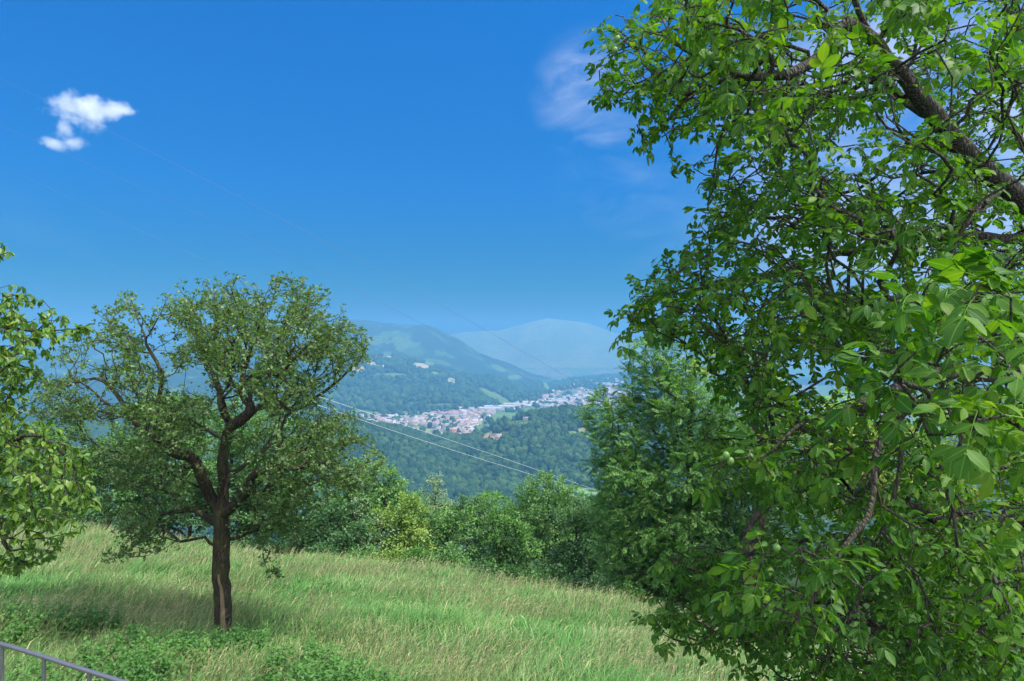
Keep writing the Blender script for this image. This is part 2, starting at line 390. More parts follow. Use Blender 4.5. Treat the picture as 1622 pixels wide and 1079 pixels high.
# ------------------------------------------------------------------ far woods: many lumpy crowns in one mass
def ico(sub):
    t = (1+5**.5)/2
    v = [(-1, t, 0), (1, t, 0), (-1, -t, 0), (1, -t, 0), (0, -1, t), (0, 1, t), (0, -1, -t), (0, 1, -t), (t, 0, -1), (t, 0, 1), (-t, 0, -1), (-t, 0, 1)]
    f = [(0, 11, 5), (0, 5, 1), (0, 1, 7), (0, 7, 10), (0, 10, 11), (1, 5, 9), (5, 11, 4), (11, 10, 2), (10, 7, 6), (7, 1, 8), (3, 9, 4), (3, 4, 2), (3, 2, 6), (3, 6, 8), (3, 8, 9), (4, 9, 5), (2, 4, 11), (6, 2, 10), (8, 6, 7), (9, 8, 1)]
    v = [np.array(p)/np.linalg.norm(p) for p in v]
    for _ in range(sub):
        cache = {}; nf = []
        def mid(a, b):
            k = (min(a, b), max(a, b))
            if k not in cache:
                m = v[a]+v[b]; v.append(m/np.linalg.norm(m)); cache[k] = len(v)-1
            return cache[k]
        for a, b, c in f:
            ab, bc, ca = mid(a, b), mid(b, c), mid(c, a); nf += [(a, ab, ca), (b, bc, ab), (c, ca, bc), (ab, bc, ca)]
        f = nf
    return np.array(v), np.array(f)

def blobs(name, pos, rad, sub, mat, label, hscale=1.15, rough=.28, rng=rs, parent=None):
    v0, f0 = ico(sub); nv = len(v0)
    variants = [v0*(1+rough*(rng.rand(nv, 1)*2-1)) for _ in range(24)]
    VV = np.empty((len(pos), nv, 3), np.float32); k = rng.randint(0, 24, len(pos)); a = rng.rand(len(pos))*6.283
    for q in range(24):
        m = k == q; n = m.sum()
        if not n: continue
        c, s = np.cos(a[m]), np.sin(a[m]); vv = variants[q]
        x = vv[None, :, 0]*c[:, None]-vv[None, :, 1]*s[:, None]; y = vv[None, :, 0]*s[:, None]+vv[None, :, 1]*c[:, None]
        st = hscale*(0.85+.4*rng.rand(n))
        z = vv[None, :, 2]*st[:, None]
        VV[m] = np.stack([x, y, z], -1)*rad[m][:, None, None]+pos[m][:, None, :]
    Fa = (f0[None]+np.arange(len(pos))[:, None, None]*nv).reshape(-1, 3)
    o = mesh(name, VV.reshape(-1, 3), [Fa], mat, smooth=False, parent=parent)
    if parent is None: tagit(o, label, 'woodland', kind='stuff')
    return o

def far_leaf(name, cols, scale):
    return leaf_mat(name, cols, trans=0.12, rough=.9, spec=.05, nscale=scale, namt=.45)
m_ridge = far_leaf('ridge_foliage', [(.012, .032, .014), (.026, .062, .022), (.05, .10, .03), (.085, .14, .045)], .012)
def scatter(n, px0, px1, y0, y1, rng):
    """points spread evenly over land between two depths"""
    Y = np.sqrt(rng.rand(n)*(y1**2-y0**2)+y0**2); px = px0+rng.rand(n)*(px1-px0); return px, Y
r1 = np.random.RandomState(11)
px, Y = scatter(21000, 380, 1120, 1080, 1800, r1)
z = z_far(px, Y); py = 540-z/Y*F
keep = ~in_field(px, py, Y, 1.1, 7.0)
px, Y, z = px[keep], Y[keep], z[keep]
rad = 2.2+r1.rand(len(px))**1.6*6.0
blobs('ridge_forest', np.stack([(px-811)/F*Y, Y, z+rad*.85], 1), rad, 2, m_ridge, 'dense green forest over the low ridge in front of the town', rough=.30, rng=r1)
px, Y = scatter(3600, 300, 1300, 380, 1080, r1); z = z_far(px, Y); py = 540-z/Y*F; keep = ~in_field(px, py, Y, 1.3)
px, Y, z = px[keep], Y[keep], z[keep]; rad = 3.5+r1.rand(len(px))*3
blobs('lower_slope_woods', np.stack([(px-811)/F*Y, Y, z+rad*.8], 1), rad, 2, m_ridge, 'woods on the slope dropping below the meadow', rng=r1)
px, Y = scatter(60000, 380, 1060, 2500, 7200, r1)
yb, Db, *_ = valley_table(px); z = z_far(px, Y); py = 540-z/Y*F
keep = (Y > Db+10) & (Y < Db+1750) & ~in_field(px, py, Y, 1.1, 3.0)
px, Y, z = px[keep], Y[keep], z[keep]; rad = 7+r1.rand(len(px))**2*8
blobs('hillside_forest', np.stack([(px-811)/F*Y, Y, z+rad*.55], 1), rad, 1, m_ridge, 'blue green forest covering the hill across the valley', rng=r1)
# scattered groves between the houses on the valley floor
px, Y = scatter(12000, 380, 1080, 1880, 6800, r1); yb, Db, *_ = valley_table(px); z = z_far(px, Y); py = 540-z/Y*F
nn = fbm((px-811)/F*Y/120, Y/160, 3)
keep = (Y < Db) & (nn > .43) & ~in_field(px, py, Y, 1.1)
px, Y, z = px[keep], Y[keep], z[keep]; rad = 4.5+r1.rand(len(px))*6.5
blobs('valley_groves', np.stack([(px-811)/F*Y, Y, z+rad*.8], 1), rad, 1, m_ridge, 'groves of trees scattered among the houses of the town', rng=r1)

# ------------------------------------------------------------------ the town
m_walls = {k: plain_mat('render_'+k, c, var=.08, scale=.2) for k, c in dict(white=(.44, .42, .41), cream=(.72, .64, .50), pink=(.66, .50, .45), grey=(.5, .5, .52), orange=(.85, .22, .09), yellow=(.75, .60, .32)).items()}
m_roofs = {k: plain_mat('tiles_'+k, c, var=.2, scale=.3) for k, c in dict(terracotta=(.36, .25, .21), red=(.36, .20, .19), brown=(.27, .19, .16), grey=(.36, .35, .36), white=(.46, .46, .48)).items()}
m_win = plain_mat('dark_window', (.05, .06, .08), rough=.2)

def house(name, label, cat, px, Y, L, W, H, rz, wall, roof, group=None, flat=False, windows=False):
    x = (px-811)/F*Y; z = g_far(px, Y)-1.0
    root = empty(name, (x, Y, z), label, cat, group)
    c, f = box((0, 0, H/2), (L, W, H)); 
    def put_(V): 
        R = np.array([[math.cos(rz), math.sin(rz), 0], [-math.sin(rz), math.cos(rz), 0], [0, 0, 1]]); return V@R+np.array([x, Y, z])
    if flat:
        mesh('wall', put_(c), [f], m_walls[wall], root, smooth=False)
        c2, f2 = box((0, 0, H+.35), (L+.8, W+.8, .7)); vv = [put_(c2)]; ff = [f2]
        n = max(2, int(L//18))
        for q in range(n):     # low roof ridges of the sheds
            b = len(np.concatenate(vv)); x0 = -L/2+L*q/n+.3; x1 = -L/2+L*(q+1)/n-.3
            rv = np.array([(x0, -W/2, H+.7), (x1, -W/2, H+.7), (x1, W/2, H+.7), (x0, W/2, H+.7), ((x0+x1)/2, -W/2, H+2.6), ((x0+x1)/2, W/2, H+2.6)])
            vv.append(put_(rv)); ff2 = np.array([[0, 4, 5, 3], [1, 2, 5, 4]])+b; ff.append(ff2)
        mesh('roof', np.concatenate(vv), ff, m_roofs[roof], root, smooth=False)
    else:
        h = W*.24
        wv = np.vstack([c, [(-L/2, 0, H+h), (L/2, 0, H+h)]]); tri = np.array([[4, 8, 6], [5, 7, 9]])
        mesh('wall', put_(wv), [f, tri], m_walls[wall], root, smooth=False)
        e = .7; t = .3
        rv = []
        for dz in (0, t):
            for sx in (-1, 1):
                rv += [(sx*(L/2+e), -W/2-e, H-e*.48+dz+.05), (sx*(L/2+e), 0, H+h+dz+.05), (sx*(L/2+e), W/2+e, H-e*.48+dz+.05)]
        rf = np.array([[0, 1, 4, 3], [1, 2, 5, 4], [6, 9, 10, 7], [7, 10, 11, 8], [0, 3, 9, 6], [2, 8, 11, 5], [0, 6, 7, 1], [1, 7, 8, 2], [3, 4, 10, 9], [4, 5, 11, 10]])
        mesh('roof', put_(np.array(rv)), [rf], m_roofs[roof], root, smooth=False)
    if windows:
        for fl in range(int(H//3)):
            for q in range(int(L//4)):
                wx = -L/2+2.2+q*(L-4.4)/max(1, int(L//4)-1)
                cv, cf = box((wx, -W/2-.03, 1.7+fl*3.0), (1.3, .14, 1.5)); mesh('window', put_(cv), [cf], m_win, root, smooth=False)
    return root

r2 = np.random.RandomState(23)
FLOOR = 280.0
def depth_at(py): return FLOOR*F/(py-540.0)
taken = []
def free(x, y, r):
    for a, b_, q in taken:
        if (a-x)**2+(b_-y)**2 < (q+r)**2: return False
    taken.append((x, y, r)); return True

# landmarks
def put_mark(px, py, *a, **k):
    Y = depth_at(py); free((px-811)/F*Y, Y, a[0]*.6 if a else 15); return Y
Yo = put_mark(718, 689, 24)
house('apartment_block', 'bright orange cube shaped block at the near edge of the town beside pale fields', 'building', 718, Yo, 22, 18, 17, .1, 'orange', 'terracotta', windows=True)
for (px, py, L, W, H, rz, wl, rf, lab) in [
    (576, 671, 70, 26, 9, .05, 'pink', 'terracotta', 'long low salmon roofed hall at the left end of the town'),
    (600, 669, 46, 22, 9, .05, 'pink', 'red', 'salmon roofed hall just right of the longest salmon hall'),
    (573, 666, 12, 12, 20, 0, 'yellow', 'terracotta', 'yellow church tower rising over the long salmon hall'),
    (611, 668, 40, 18, 12, 0, 'white', 'red', 'white long block with a red roof right of the salmon halls'),
    (640, 664, 60, 22, 10, 0, 'white', 'grey', 'long white flat block at the back edge of the town'),
    (661, 667, 44, 20, 12, -.1, 'grey', 'white', 'pale grey flat roofed block right of the long white one'),
    (678, 661, 40, 26, 14, 0, 'cream', 'white', 'cream block with white flat roof near the wooded foot of the hill'),
    (702, 660, 38, 26, 13, 0, 'grey', 'red', 'left one of two dark red roofed blocks in the town'),
    (717, 661, 44, 26, 14, .1, 'grey', 'red', 'right one of two dark red roofed blocks in the town'),
    (690, 684, 26, 12, 7, .1, 'white', 'grey', 'low white glasshouse like shed in the pale field left of the orange block')]:
    Y = put_mark(px, py, L)
    house('town_building', lab, 'building', px, Y, L, W, H, rz, wl, rf, 'larger buildings of the valley town', flat=(H < 11 and wl == 'white') or rf == 'white')
sheds = [(722, 649.5, 60, 20), (775, 651, 90, 40), (792, 649, 130, 50), (808, 647, 110, 60), (820, 644, 120, 50), (835, 642, 100, 50), (845, 640, 80, 40), (800, 652, 80, 26),
         (883, 637, 90, 40), (897, 640, 110, 50), (872, 640, 90, 26), (905, 635, 80, 40), (918, 632, 160, 50), (932, 631, 140, 50), (868, 646, 70, 26), (945, 624.5, 130, 45), (960, 624, 110, 40),
         (925, 605, 120, 50), (938, 603, 120, 50), (950, 610, 150, 45), (968, 612, 110, 45), (972, 600, 160, 50), (895, 643, 60, 24), (925, 651, 80, 30), (945, 654, 70, 26), (960, 651, 90, 30)]
hall_labels = ['small pale hall among the houses in front of the hill foot', 'rose hall at the left end of the works by the green field', 'white hall second from left in the works by the green field',
 'pale hall third from left in the works by the green field', 'white hall in the middle of the works by the green field', 'white hall right of the middle of the works by the green field', 'rose hall at the right end of the works', 'narrow white hall in front of the left works',
 'pale hall left of the long river bend strip of sheds', 'white hall in the middle of the strip right of the works', 'narrow white hall at the left of the strip right of the works', 'white hall at the right end of the strip right of the works',
 'rose long hall behind the strip of sheds, left of two', 'white long hall behind the strip of sheds, right of two', 'small white hall just beyond the knoll woods', 'huge white hall left of the two largest far halls near the feathery tree', 'huge rose hall right of the largest far halls near the feathery tree',
 'white hall leftmost of the farthest works up the valley', 'white hall second from left of the farthest works up the valley', 'long white hall in front of the farthest works', 'rose hall at the right in front of the farthest works', 'white hall at the right end of the farthest works',
 'narrow white hall directly above the knoll woods', 'white hall close beyond the ridge, left of three', 'white hall close beyond the ridge, lowest of three', 'rose hall close beyond the ridge, rightmost of three']
for k, (px, py, L, W) in enumerate(sheds):
    Y = put_mark(px, py, L)
    wl = 'white' if k % 4 else 'pink'; rf = 'white' if k % 3 else ('terracotta' if k in (0, 3, 6) else 'grey')
    zone = 'in the pink white works by the green field' if px < 850 and k < 8 else ('in the far middle of the valley' if py < 615 else 'right of the works along the valley floor')
    side = 'beside the wooded hill foot' if k % 2 else 'facing the near ridge'
    house('factory_hall', hall_labels[k], 'factory hall', px, Y, L, W, 10+(k % 3)*2, .12*((k % 5)-2), wl, rf, 'factory halls on the valley floor', flat=True)

polyA = [(556, 676), (562, 664), (600, 661), (640, 660), (660, 662), (690, 655), (740, 652), (765, 648), (790, 653), (770, 664), (745, 682), (755, 690), (735, 694), (725, 692), (705, 682), (668, 676), (640, 681), (600, 678)]
polyB = [(780, 652), (840, 640), (870, 634), (905, 628), (960, 618), (990, 625), (990, 652), (930, 655), (860, 655), (850, 645)]
polyC = [(868, 612), (885, 602), (920, 600), (990, 600), (990, 622), (940, 628), (900, 632), (870, 636), (840, 640), (845, 630), (872, 626)]
wl_n = ['white', 'cream', 'pink', 'white', 'cream', 'grey', 'pink', 'yellow']; rf_n = ['terracotta', 'terracotta', 'red', 'brown', 'terracotta', 'brown', 'grey']
count = 0
extra = []
def in_front(px, py):
    if px < 640: return 'behind the left ridge end'
    if px < 700: return 'above the pale town fields'
    if px < 760: return 'around and above the orange block'
    return 'between town and works'
seen_labels = {}
for poly, n, lim in ((polyA, 900, 190), (polyB, 700, 62), (polyC, 900, 400)):
    xs_ = [p[0] for p in poly]; ys_ = [p[1] for p in poly]; made = 0
    for _ in range(n*3):
        px = r2.uniform(min(xs_), max(xs_)); 
        Ya, Yb = depth_at(max(ys_)), depth_at(min(ys_)); Y = r2.uniform(Ya, Yb); py = 540+FLOOR*F/Y
        if not pip(poly, np.array([px]), np.array([py]))[0]: continue
        if in_field(np.array([px]), np.array([py]), np.array([Y]), 1.2)[0]: continue
        L = r2.uniform(13, 24); W = L*r2.uniform(.55, .85); H = r2.uniform(6, 12); rz = r2.choice([0, .2, -.3, 1.5, 1.3, .1])+r2.uniform(-.1, .1)
        if not free((px-811)/F*Y, Y, L*.55): continue
        wl = wl_n[r2.randint(len(wl_n))]; rf = rf_n[r2.randint(len(rf_n))]
        if poly is not polyC and made < lim and r2.rand() < (1 if poly is polyA else .6):
            zone = in_front(px, py) if poly is polyA else ('on the valley floor right of the works' if py < 642 else 'beyond the knoll of the near ridge')
            hh = house('house', 'x', 'house', px, Y, L, W, H, rz, wl, rf, 'houses of the valley town'); made += 1; count += 1
            seen_labels.setdefault((wl, rf, zone), []).append((px, hh))
        elif len(extra) < 300:
            extra.append((px, Y, L*1.15, W*1.15, H, rz, wl, rf))
ORD = ['leftmost', 'second', 'third', 'fourth', 'fifth', 'sixth', 'seventh', 'eighth', 'ninth', 'tenth', 'eleventh', 'twelfth', 'thirteenth', 'fourteenth', 'fifteenth', 'sixteenth', 'seventeenth', 'eighteenth', 'nineteenth', 'twentieth']
for (wl, rf, zone), lst in seen_labels.items():
    lst.sort(key=lambda e: e[0])
    for k, (_, hh) in enumerate(lst):
        zone_ = zone.replace('on the valley floor ', '').replace('of the near ridge', 'of the ridge')
        hh['label'] = f'{wl} house with {rf} roof {zone_}' if len(lst) == 1 else (f'{wl} house with {rf} roof, {ORD[min(k, 19)]}'+(' from left of those ' if k else ' of those ')+zone_)
# houses on the knoll of the near ridge
for (px, Y, wl, rf, lab) in [(768, 1560, 'white', 'terracotta', 'white cottage left of the dark cypress on the ridge'), (790, 1550, 'cream', 'terracotta', 'cream cottage right of the dark cypress above the tan field'),
                         (812, 1590, 'white', 'brown', 'white farmhouse on the knoll above the tan field'), (834, 1600, 'pink', 'brown', 'pink house at the edge of the knoll woods'),
                         (830, 1640, 'pink', 'red', 'pink house on the top of the knoll'), (842, 1645, 'grey', 'red', 'grey house with a red roof topmost on the knoll'), (795, 1610, 'white', 'terracotta', 'small white house among the knoll lawns')]:
    house('farmhouse', lab, 'house', px, Y, 15, 10, 6.5, r2.uniform(-.4, .4), wl, rf)
for (px, Yd, lab) in [(617, 1050, 'white farmhouse among the fields of the far hill'), (705, 900, 'pale farmhouse under the tan field of the far hill'), (718, 820, 'white farm building at a bare patch on the far hill'), (863, 800, 'white villa high on the slope over the far town')]:
    Y = float(valley_table(np.array([float(px)]))[1][0])+Yd
    house('farmhouse', lab, 'house', px, Y, 17, 11, 8, .2, 'white', 'terracotta')
# the far quarter beyond 300 houses: one mass
vv = []; ff = []; mi = []; off = 0
mats = [m_walls['white'], m_walls['pink'], m_walls['cream'], m_roofs['terracotta'], m_roofs['red'], m_roofs['white']]
for (px, Y, L, W, H, rz, wl, rf) in extra:
    x = (px-811)/F*Y; z = g_far(px, Y)-.5
    c, f = box((0, 0, H/2), (L, W, H)); h = W*.25
    c = np.vstack([c, [(-L/2-.5, 0, H+h), (L/2+.5, 0, H+h)]])
    R = np.array([[math.cos(rz), math.sin(rz), 0], [-math.sin(rz), math.cos(rz), 0], [0, 0, 1]])
    vv.append(c@R+np.array([x, Y, z])); q = np.vstack([f[[0, 2, 3, 4, 5]], [[4, 5, 9, 8], [6, 8, 9, 7]]])+off
    ff.append(q); a = r2.randint(3); b_ = 3+r2.randint(3); mi += [a]*5+[b_]*2; off += 10
o = mesh('distant_houses', np.concatenate(vv), [np.concatenate(ff)], mats, smooth=False, midx=mi)
tagit(o, 'hazy mass of pink and white houses far up the valley', 'distant town', kind='stuff')
# cypress and other dark single trees on the knoll and in the town fields
m_cyp = far_leaf('cypress_foliage', [(.010, .028, .014), (.02, .045, .022)], .3); m_trunkf = plain_mat('far_trunk', (.1, .07, .05))
def far_tree(name, lab, px, Y, h, r, cone=True):
    x = (px-811)/F*Y; z = g_far(px, Y); root = empty(name, (x, Y, z), lab, 'tree')
    n = 26; pos = []; rad = []
    for q in range(n):
        t = q/(n-1); rr = r*(math.sin(math.pi*min(1, .15+.85*t))**.6 if not cone else (.45+.6*t if t < .5 else 1.3*(1-t)+.12))
        a = r2.rand()*6.28; pos.append((x+math.cos(a)*rr*.35, Y+math.sin(a)*rr*.35, z+h*(.12+.85*t))); rad.append(max(.4, rr*.75))
    blobs('crown', np.array(pos), np.array(rad), 1, m_cyp, None, parent=root, rng=r2)
    tv, tf = tube([(x, Y, z-.5), (x, Y, z+h*.5)], [r*.14, r*.08], 6); mesh('trunk', tv, [tf], m_trunkf, root)
far_tree('cypress_tree', 'dark tall cypress by the cottages over the tan field', 775, 1545, 17, 4.5)
far_tree('cypress_tree', 'short dark evergreen beside the tall cypress of the ridge', 779, 1535, 9, 4, False)
far_tree('broad_tree', 'dark round tree just right of the orange block', 727, Yo-15, 15, 7, False)
far_tree('broad_tree', 'dark round tree in the pale field of the town', 681, depth_at(679), 18, 8, False)
for (px, lab) in ((694, 'leftmost'), (703, 'tallest middle'), (709, 'rightmost')):
    far_tree('conifer_tree', f'{lab} small dark spire tree below the orange block on the ridge', px, 1600, 13 if px != 703 else 17, 3.5)

# ------------------------------------------------------------------ tree building
class Skel:
    def __init__(s, cap=60000):
        s.p = np.zeros((cap, 3)); s.par = np.full(cap, -1, int); s.pl = np.zeros(cap); s.d = np.zeros((cap, 3)); s.n = 0; s.fixed = np.zeros(cap); s.tips = []
    def add(s, p, par):
        i = s.n; s.p[i] = p; s.par[i] = par
        if par >= 0:
            e = p-s.p[par]; L = np.linalg.norm(e)+1e-9; s.pl[i] = s.pl[par]+L; s.d[i] = e/L
        else: s.d[i] = (0, 0, 1)
        s.n += 1; return i
    def nearest(s, t, alpha=0.0):
        d = np.linalg.norm(s.p[:s.n]-t, axis=1); return int(np.argmin(d+alpha*s.pl[:s.n])), d
    def limb(s, pts, rng, seg=.3, jit=.03, start=None):
        pts = [np.asarray(p, float) for p in pts]
        # smooth through the points
        if start is None and s.n > 0: start, _ = s.nearest(pts[0])
        cur = start
        if s.n == 0: cur = s.add(pts[0], -1); 
        else: pts = [s.p[cur]]+pts[(1 if np.linalg.norm(s.p[cur]-pts[0]) < .25 else 0):]
        P_ = np.array(pts); m = len(P_)
        for k in range(m-1):
            p0 = P_[max(0, k-1)]; p1 = P_[k]; p2 = P_[k+1]; p3 = P_[min(m-1, k+2)]
            n = max(1, int(np.ceil(np.linalg.norm(p2-p1)/seg)))
            for q in range(1, n+1):
                t = q/n; c = .5*((2*p1)+(-p0+p2)*t+(2*p0-5*p1+4*p2-p3)*t*t+(-p0+3*p1-3*p2+p3)*t**3)
                cur = s.add(c+rng.randn(3)*jit*seg*2*(q < n), cur)
        s.tips.append(cur); return cur
    def connect(s, T, rng, alpha=.28, seg=.25, jit=.07, arch=.08, order=True):
        T = np.asarray(T)
        d0 = np.array([np.min(np.linalg.norm(s.p[:s.n]-t, axis=1)) for t in T])
        for t in T[np.argsort(d0)]:
            i, d = s.nearest(t, alpha); L = d[i]
            if L < seg*.5: s.tips.append(i); continue
            n = max(2, int(round(L/seg))); p0 = s.p[i]; c = p0+(t-p0)*.45+s.d[i]*L*.22+np.array([0, 0, 1.])*L*arch
            cur = i
            for q in range(1, n+1):
                u = q/n; b = (1-u)**2*p0+2*u*(1-u)*c+u*u*t
                cur = s.add(b+(rng.randn(3)*jit*seg*2 if q < n else 0), cur)
            s.tips.append(cur)
    def radii(s, r_tip, r_root):
        n = s.n; leafn = np.ones(n); hasch = np.zeros(n, bool)
        cnt = np.zeros(n)
        for i in range(n-1, 0, -1):
            if cnt[i] == 0: cnt[i] = 1
            cnt[s.par[i]] += cnt[i]
        e = math.log(max(2, cnt[0]))/math.log(r_root/r_tip)
        s.r = r_tip*cnt**(1/e); return s.r
    def mesh_arrays(s, sides=6, lump=0.0, rng=None, rmin=0.0):
        n = s.n; r = s.r[:n]; par = s.par[:n]; p = s.p[:n]; d = s.d[:n].copy()
        main = np.full(n, -1); best = np.zeros(n)
        for i in range(1, n):
            q = par[i]
            if r[i] > best[q]: best[q] = r[i]; main[q] = i
        ism = np.zeros(n, bool); ism[main[main >= 0]] = True
        dn = d.copy(); mm = main >= 0; dn[mm] += d[main[mm]]; dn /= np.linalg.norm(dn, axis=1)[:, None]+1e-9
        ref = np.array([.23, .91, .34]); ref /= np.linalg.norm(ref)
        def ring(P_, D, R):
            a = np.cross(D, ref); a /= np.linalg.norm(a, axis=1)[:, None]+1e-9; b = np.cross(D, a)
            th = np.arange(sides)*2*math.pi/sides
            RR = R[:, None]*np.ones((1, sides))
            if lump and rng is not None: RR = RR*(1+lump*(rng.rand(*RR.shape)-.5))
            return P_[:, None]+RR[..., None]*(a[:, None]*np.cos(th)[None, :, None]+b[:, None]*np.sin(th)[None, :, None])
        A = ring(p, dn, r).reshape(-1, 3)
        kids = np.arange(1, n); non = kids[~ism[1:]]
        B = ring(p[par[non]], d[non], np.minimum(r[non]*1.12, r[par[non]])).reshape(-1, 3)
        V = np.vstack([A, B]); startring = par.copy(); startring[non] = n+np.arange(len(non))
        s0 = startring[kids][:, None]*sides; e0 = kids[:, None]*sides; k = np.arange(sides)[None]; k1 = (k+1) % sides
        Fq = np.stack([s0+k, s0+k1, e0+k1, e0+k], -1).reshape(-1, 4)
        return V, Fq

def rot_frames(f, up):
    f = f/(np.linalg.norm(f, axis=1)[:, None]+1e-9)
    nrm = up-(up*f).sum(1)[:, None]*f; nrm /= np.linalg.norm(nrm, axis=1)[:, None]+1e-9
    s = np.cross(f, nrm); return s, f, nrm

def instance(tv, tf, pos, f, up, size):
    s, f, n = rot_frames(f, up); size = np.broadcast_to(size, (len(pos),))
    V = pos[:, None]+size[:, None, None]*(tv[None, :, 0, None]*s[:, None]+tv[None, :, 1, None]*f[:, None]+tv[None, :, 2, None]*n[:, None])
    off = np.arange(len(pos))[:, None, None]*len(tv)
    return V.reshape(-1, 3), [(ff[None]+off).reshape(-1, ff.shape[1]) for ff in tf]

# simple folded leaf: 5 points, two quads
LEAF_V = np.array([(0, 0, 0), (.30, .42, .07), (0, 1, -.10), (-.30, .42, .07), (0, .5, -.01)], float)
LEAF_F = [np.array([(0, 1, 2, 4), (0, 4, 2, 3)])]
def rosette(n, rng, r=1.0, spread=.9):
    vv = []; ff = []
    for k in range(n):
        a = k*2.4+rng.rand()*.6; el = rng.uniform(-.2, spread)
        f = np.array([[math.cos(a)*math.cos(el), math.sin(a)*math.cos(el), math.sin(el)]]); up = np.array([[0, 0, 1.]])+rng.randn(1, 3)*.25
        v, f_ = instance(LEAF_V, LEAF_F, rng.randn(1, 3)*.12, f, up, r*rng.uniform(.75, 1.15)); vv.append(v); ff.append(f_[0]+5*k)
    return np.concatenate(vv), [np.concatenate(ff)]
# broad leaflet with a curved midrib, walnut like: 3 verts per station
def leaflet(width=.27, fold=.06, droop=.22):
    st = [(.0, .02), (.13, .5), (.34, .93), (.58, 1.0), (.80, .66), (.93, .27), (1.0, .0)]
    V = []; UV = []; ph = width*97; wv = .035
    for t, wd in st:
        z = -droop*t*t
        wx = wd*width
        V += [(-wx, t, z+fold*wd+wv*wd*math.sin(9*t+ph)), (0, t, z), (wx, t, z+fold*wd+wv*wd*math.sin(8*t+2*ph))]; UV += [(-wd*.5, t), (0, t), (wd*.5, t)]
    Fq = []
    for k in range(len(st)-1):
        a = 3*k; Fq += [(a, a+1, a+4, a+3), (a+1, a+2, a+5, a+4)]
    return np.array(V), np.array(Fq), np.array(UV)
def compound(pairs, rng, lf, rach=1.0, lsize=.5, term=1.15, droop=.25):
    """a pinnate leaf: thin curved stalk, leaflets in pairs and one at the end. Returns V, F, UV"""
    lv, lfq, luv = lf; VV = []; FF = []; UU = []; off = 0
    def rp(t): return np.array([0, t*rach, -droop*t*t*rach])
    ts = np.linspace(0, 1, 6); pts = np.array([rp(t) for t in ts]); tv, tf = tube(pts, np.linspace(.016, .007, 6), 3)
    VV.append(tv); FF.append(tf); UU.append(np.tile([0.0, .5], (len(tv), 1))); off += len(tv)
    for k in range(pairs):
        t = .35+.55*k/max(1, pairs-1) if pairs > 1 else .6
        for sx in (-1, 1):
            a = sx*rng.uniform(.9, 1.25); f = np.array([[math.sin(a), math.cos(a), -.25-rng.rand()*.35]])
            up = np.array([[rng.randn()*.3, rng.randn()*.3, 1.0]])
            sz = lsize*(.55+.45*(k+1)/pairs)*rng.uniform(.88, 1.1)
            v, f_ = instance(lv, [lfq], np.array([rp(t+rng.uniform(-.02, .02))]), f, up, sz); VV.append(v); FF.append(f_[0]+off); UU.append(luv); off += len(v)
    v, f_ = instance(lv, [lfq], np.array([rp(1.0)]), np.array([[rng.randn()*.1, 1, -.5]]), np.array([[rng.randn()*.2, 0, 1.]]), lsize*term)
    VV.append(v); FF.append(f_[0]+off); UU.append(luv)
    return np.concatenate(VV), np.concatenate(FF), np.concatenate(UU)

def leaves_from(variants, pos, f, up, size, rng):
    """variants: list of (V, [F], UV or None)"""
    k = rng.randint(0, len(variants), len(pos)); VV = []; FF = []; UU = []; off = 0
    for q, vt in enumerate(variants):
        m = k == q
        if not m.any(): continue
        tv, tf = vt[0], vt[1] if isinstance(vt[1], list) else [vt[1]]
        V, Fa = instance(tv, tf, pos[m], f[m], up[m], size[m]); VV.append(V); FF.append(Fa[0]+off); off += len(V)
        if len(vt) > 2: UU.append(np.tile(vt[2], (m.sum(), 1)))
    return np.concatenate(VV), np.concatenate(FF), (np.concatenate(UU) if UU else None)

def poly_points(poly, n, Yc, depth_half, rng, soft=110.0, accept=None, gap=None):
    xs_ = np.array([p[0] for p in poly], float); ys_ = np.array([p[1] for p in poly], float); out = []
    while sum(len(o) for o in out) < n:
        x = rng.uniform(xs_.min(), xs_.max(), 4*n); y = rng.uniform(ys_.min(), ys_.max(), 4*n)
        m = pip(poly, x, y)
        if accept is not None: m &= rng.rand(len(x)) < accept(x, y)
        x, y = x[m], y[m]; e = edge_dist(poly, x, y); h = np.sqrt(np.clip(e/soft, .03, 1))
        yc = Yc(x, y) if callable(Yc) else np.full(len(x), float(Yc)); dh = depth_half(x, y) if callable(depth_half) else depth_half
        Y = yc+dh*h*rng.uniform(-1, 1, len(x))
        out.append(np.stack([(x-811)/F*Y, Y, (540-y)/F*Y], 1))
    return np.concatenate(out)[:n]

def thin(T, dmin):
    """drop points closer than dmin to a kept one: even spacing, so clumps with gaps"""
    keep = []; K = np.empty((len(T), 3)); n = 0
    for t in T:
        if n == 0 or np.min(((K[:n]-t)**2).sum(1)) > dmin*dmin: K[n] = t; n += 1
    return K[:n].copy()

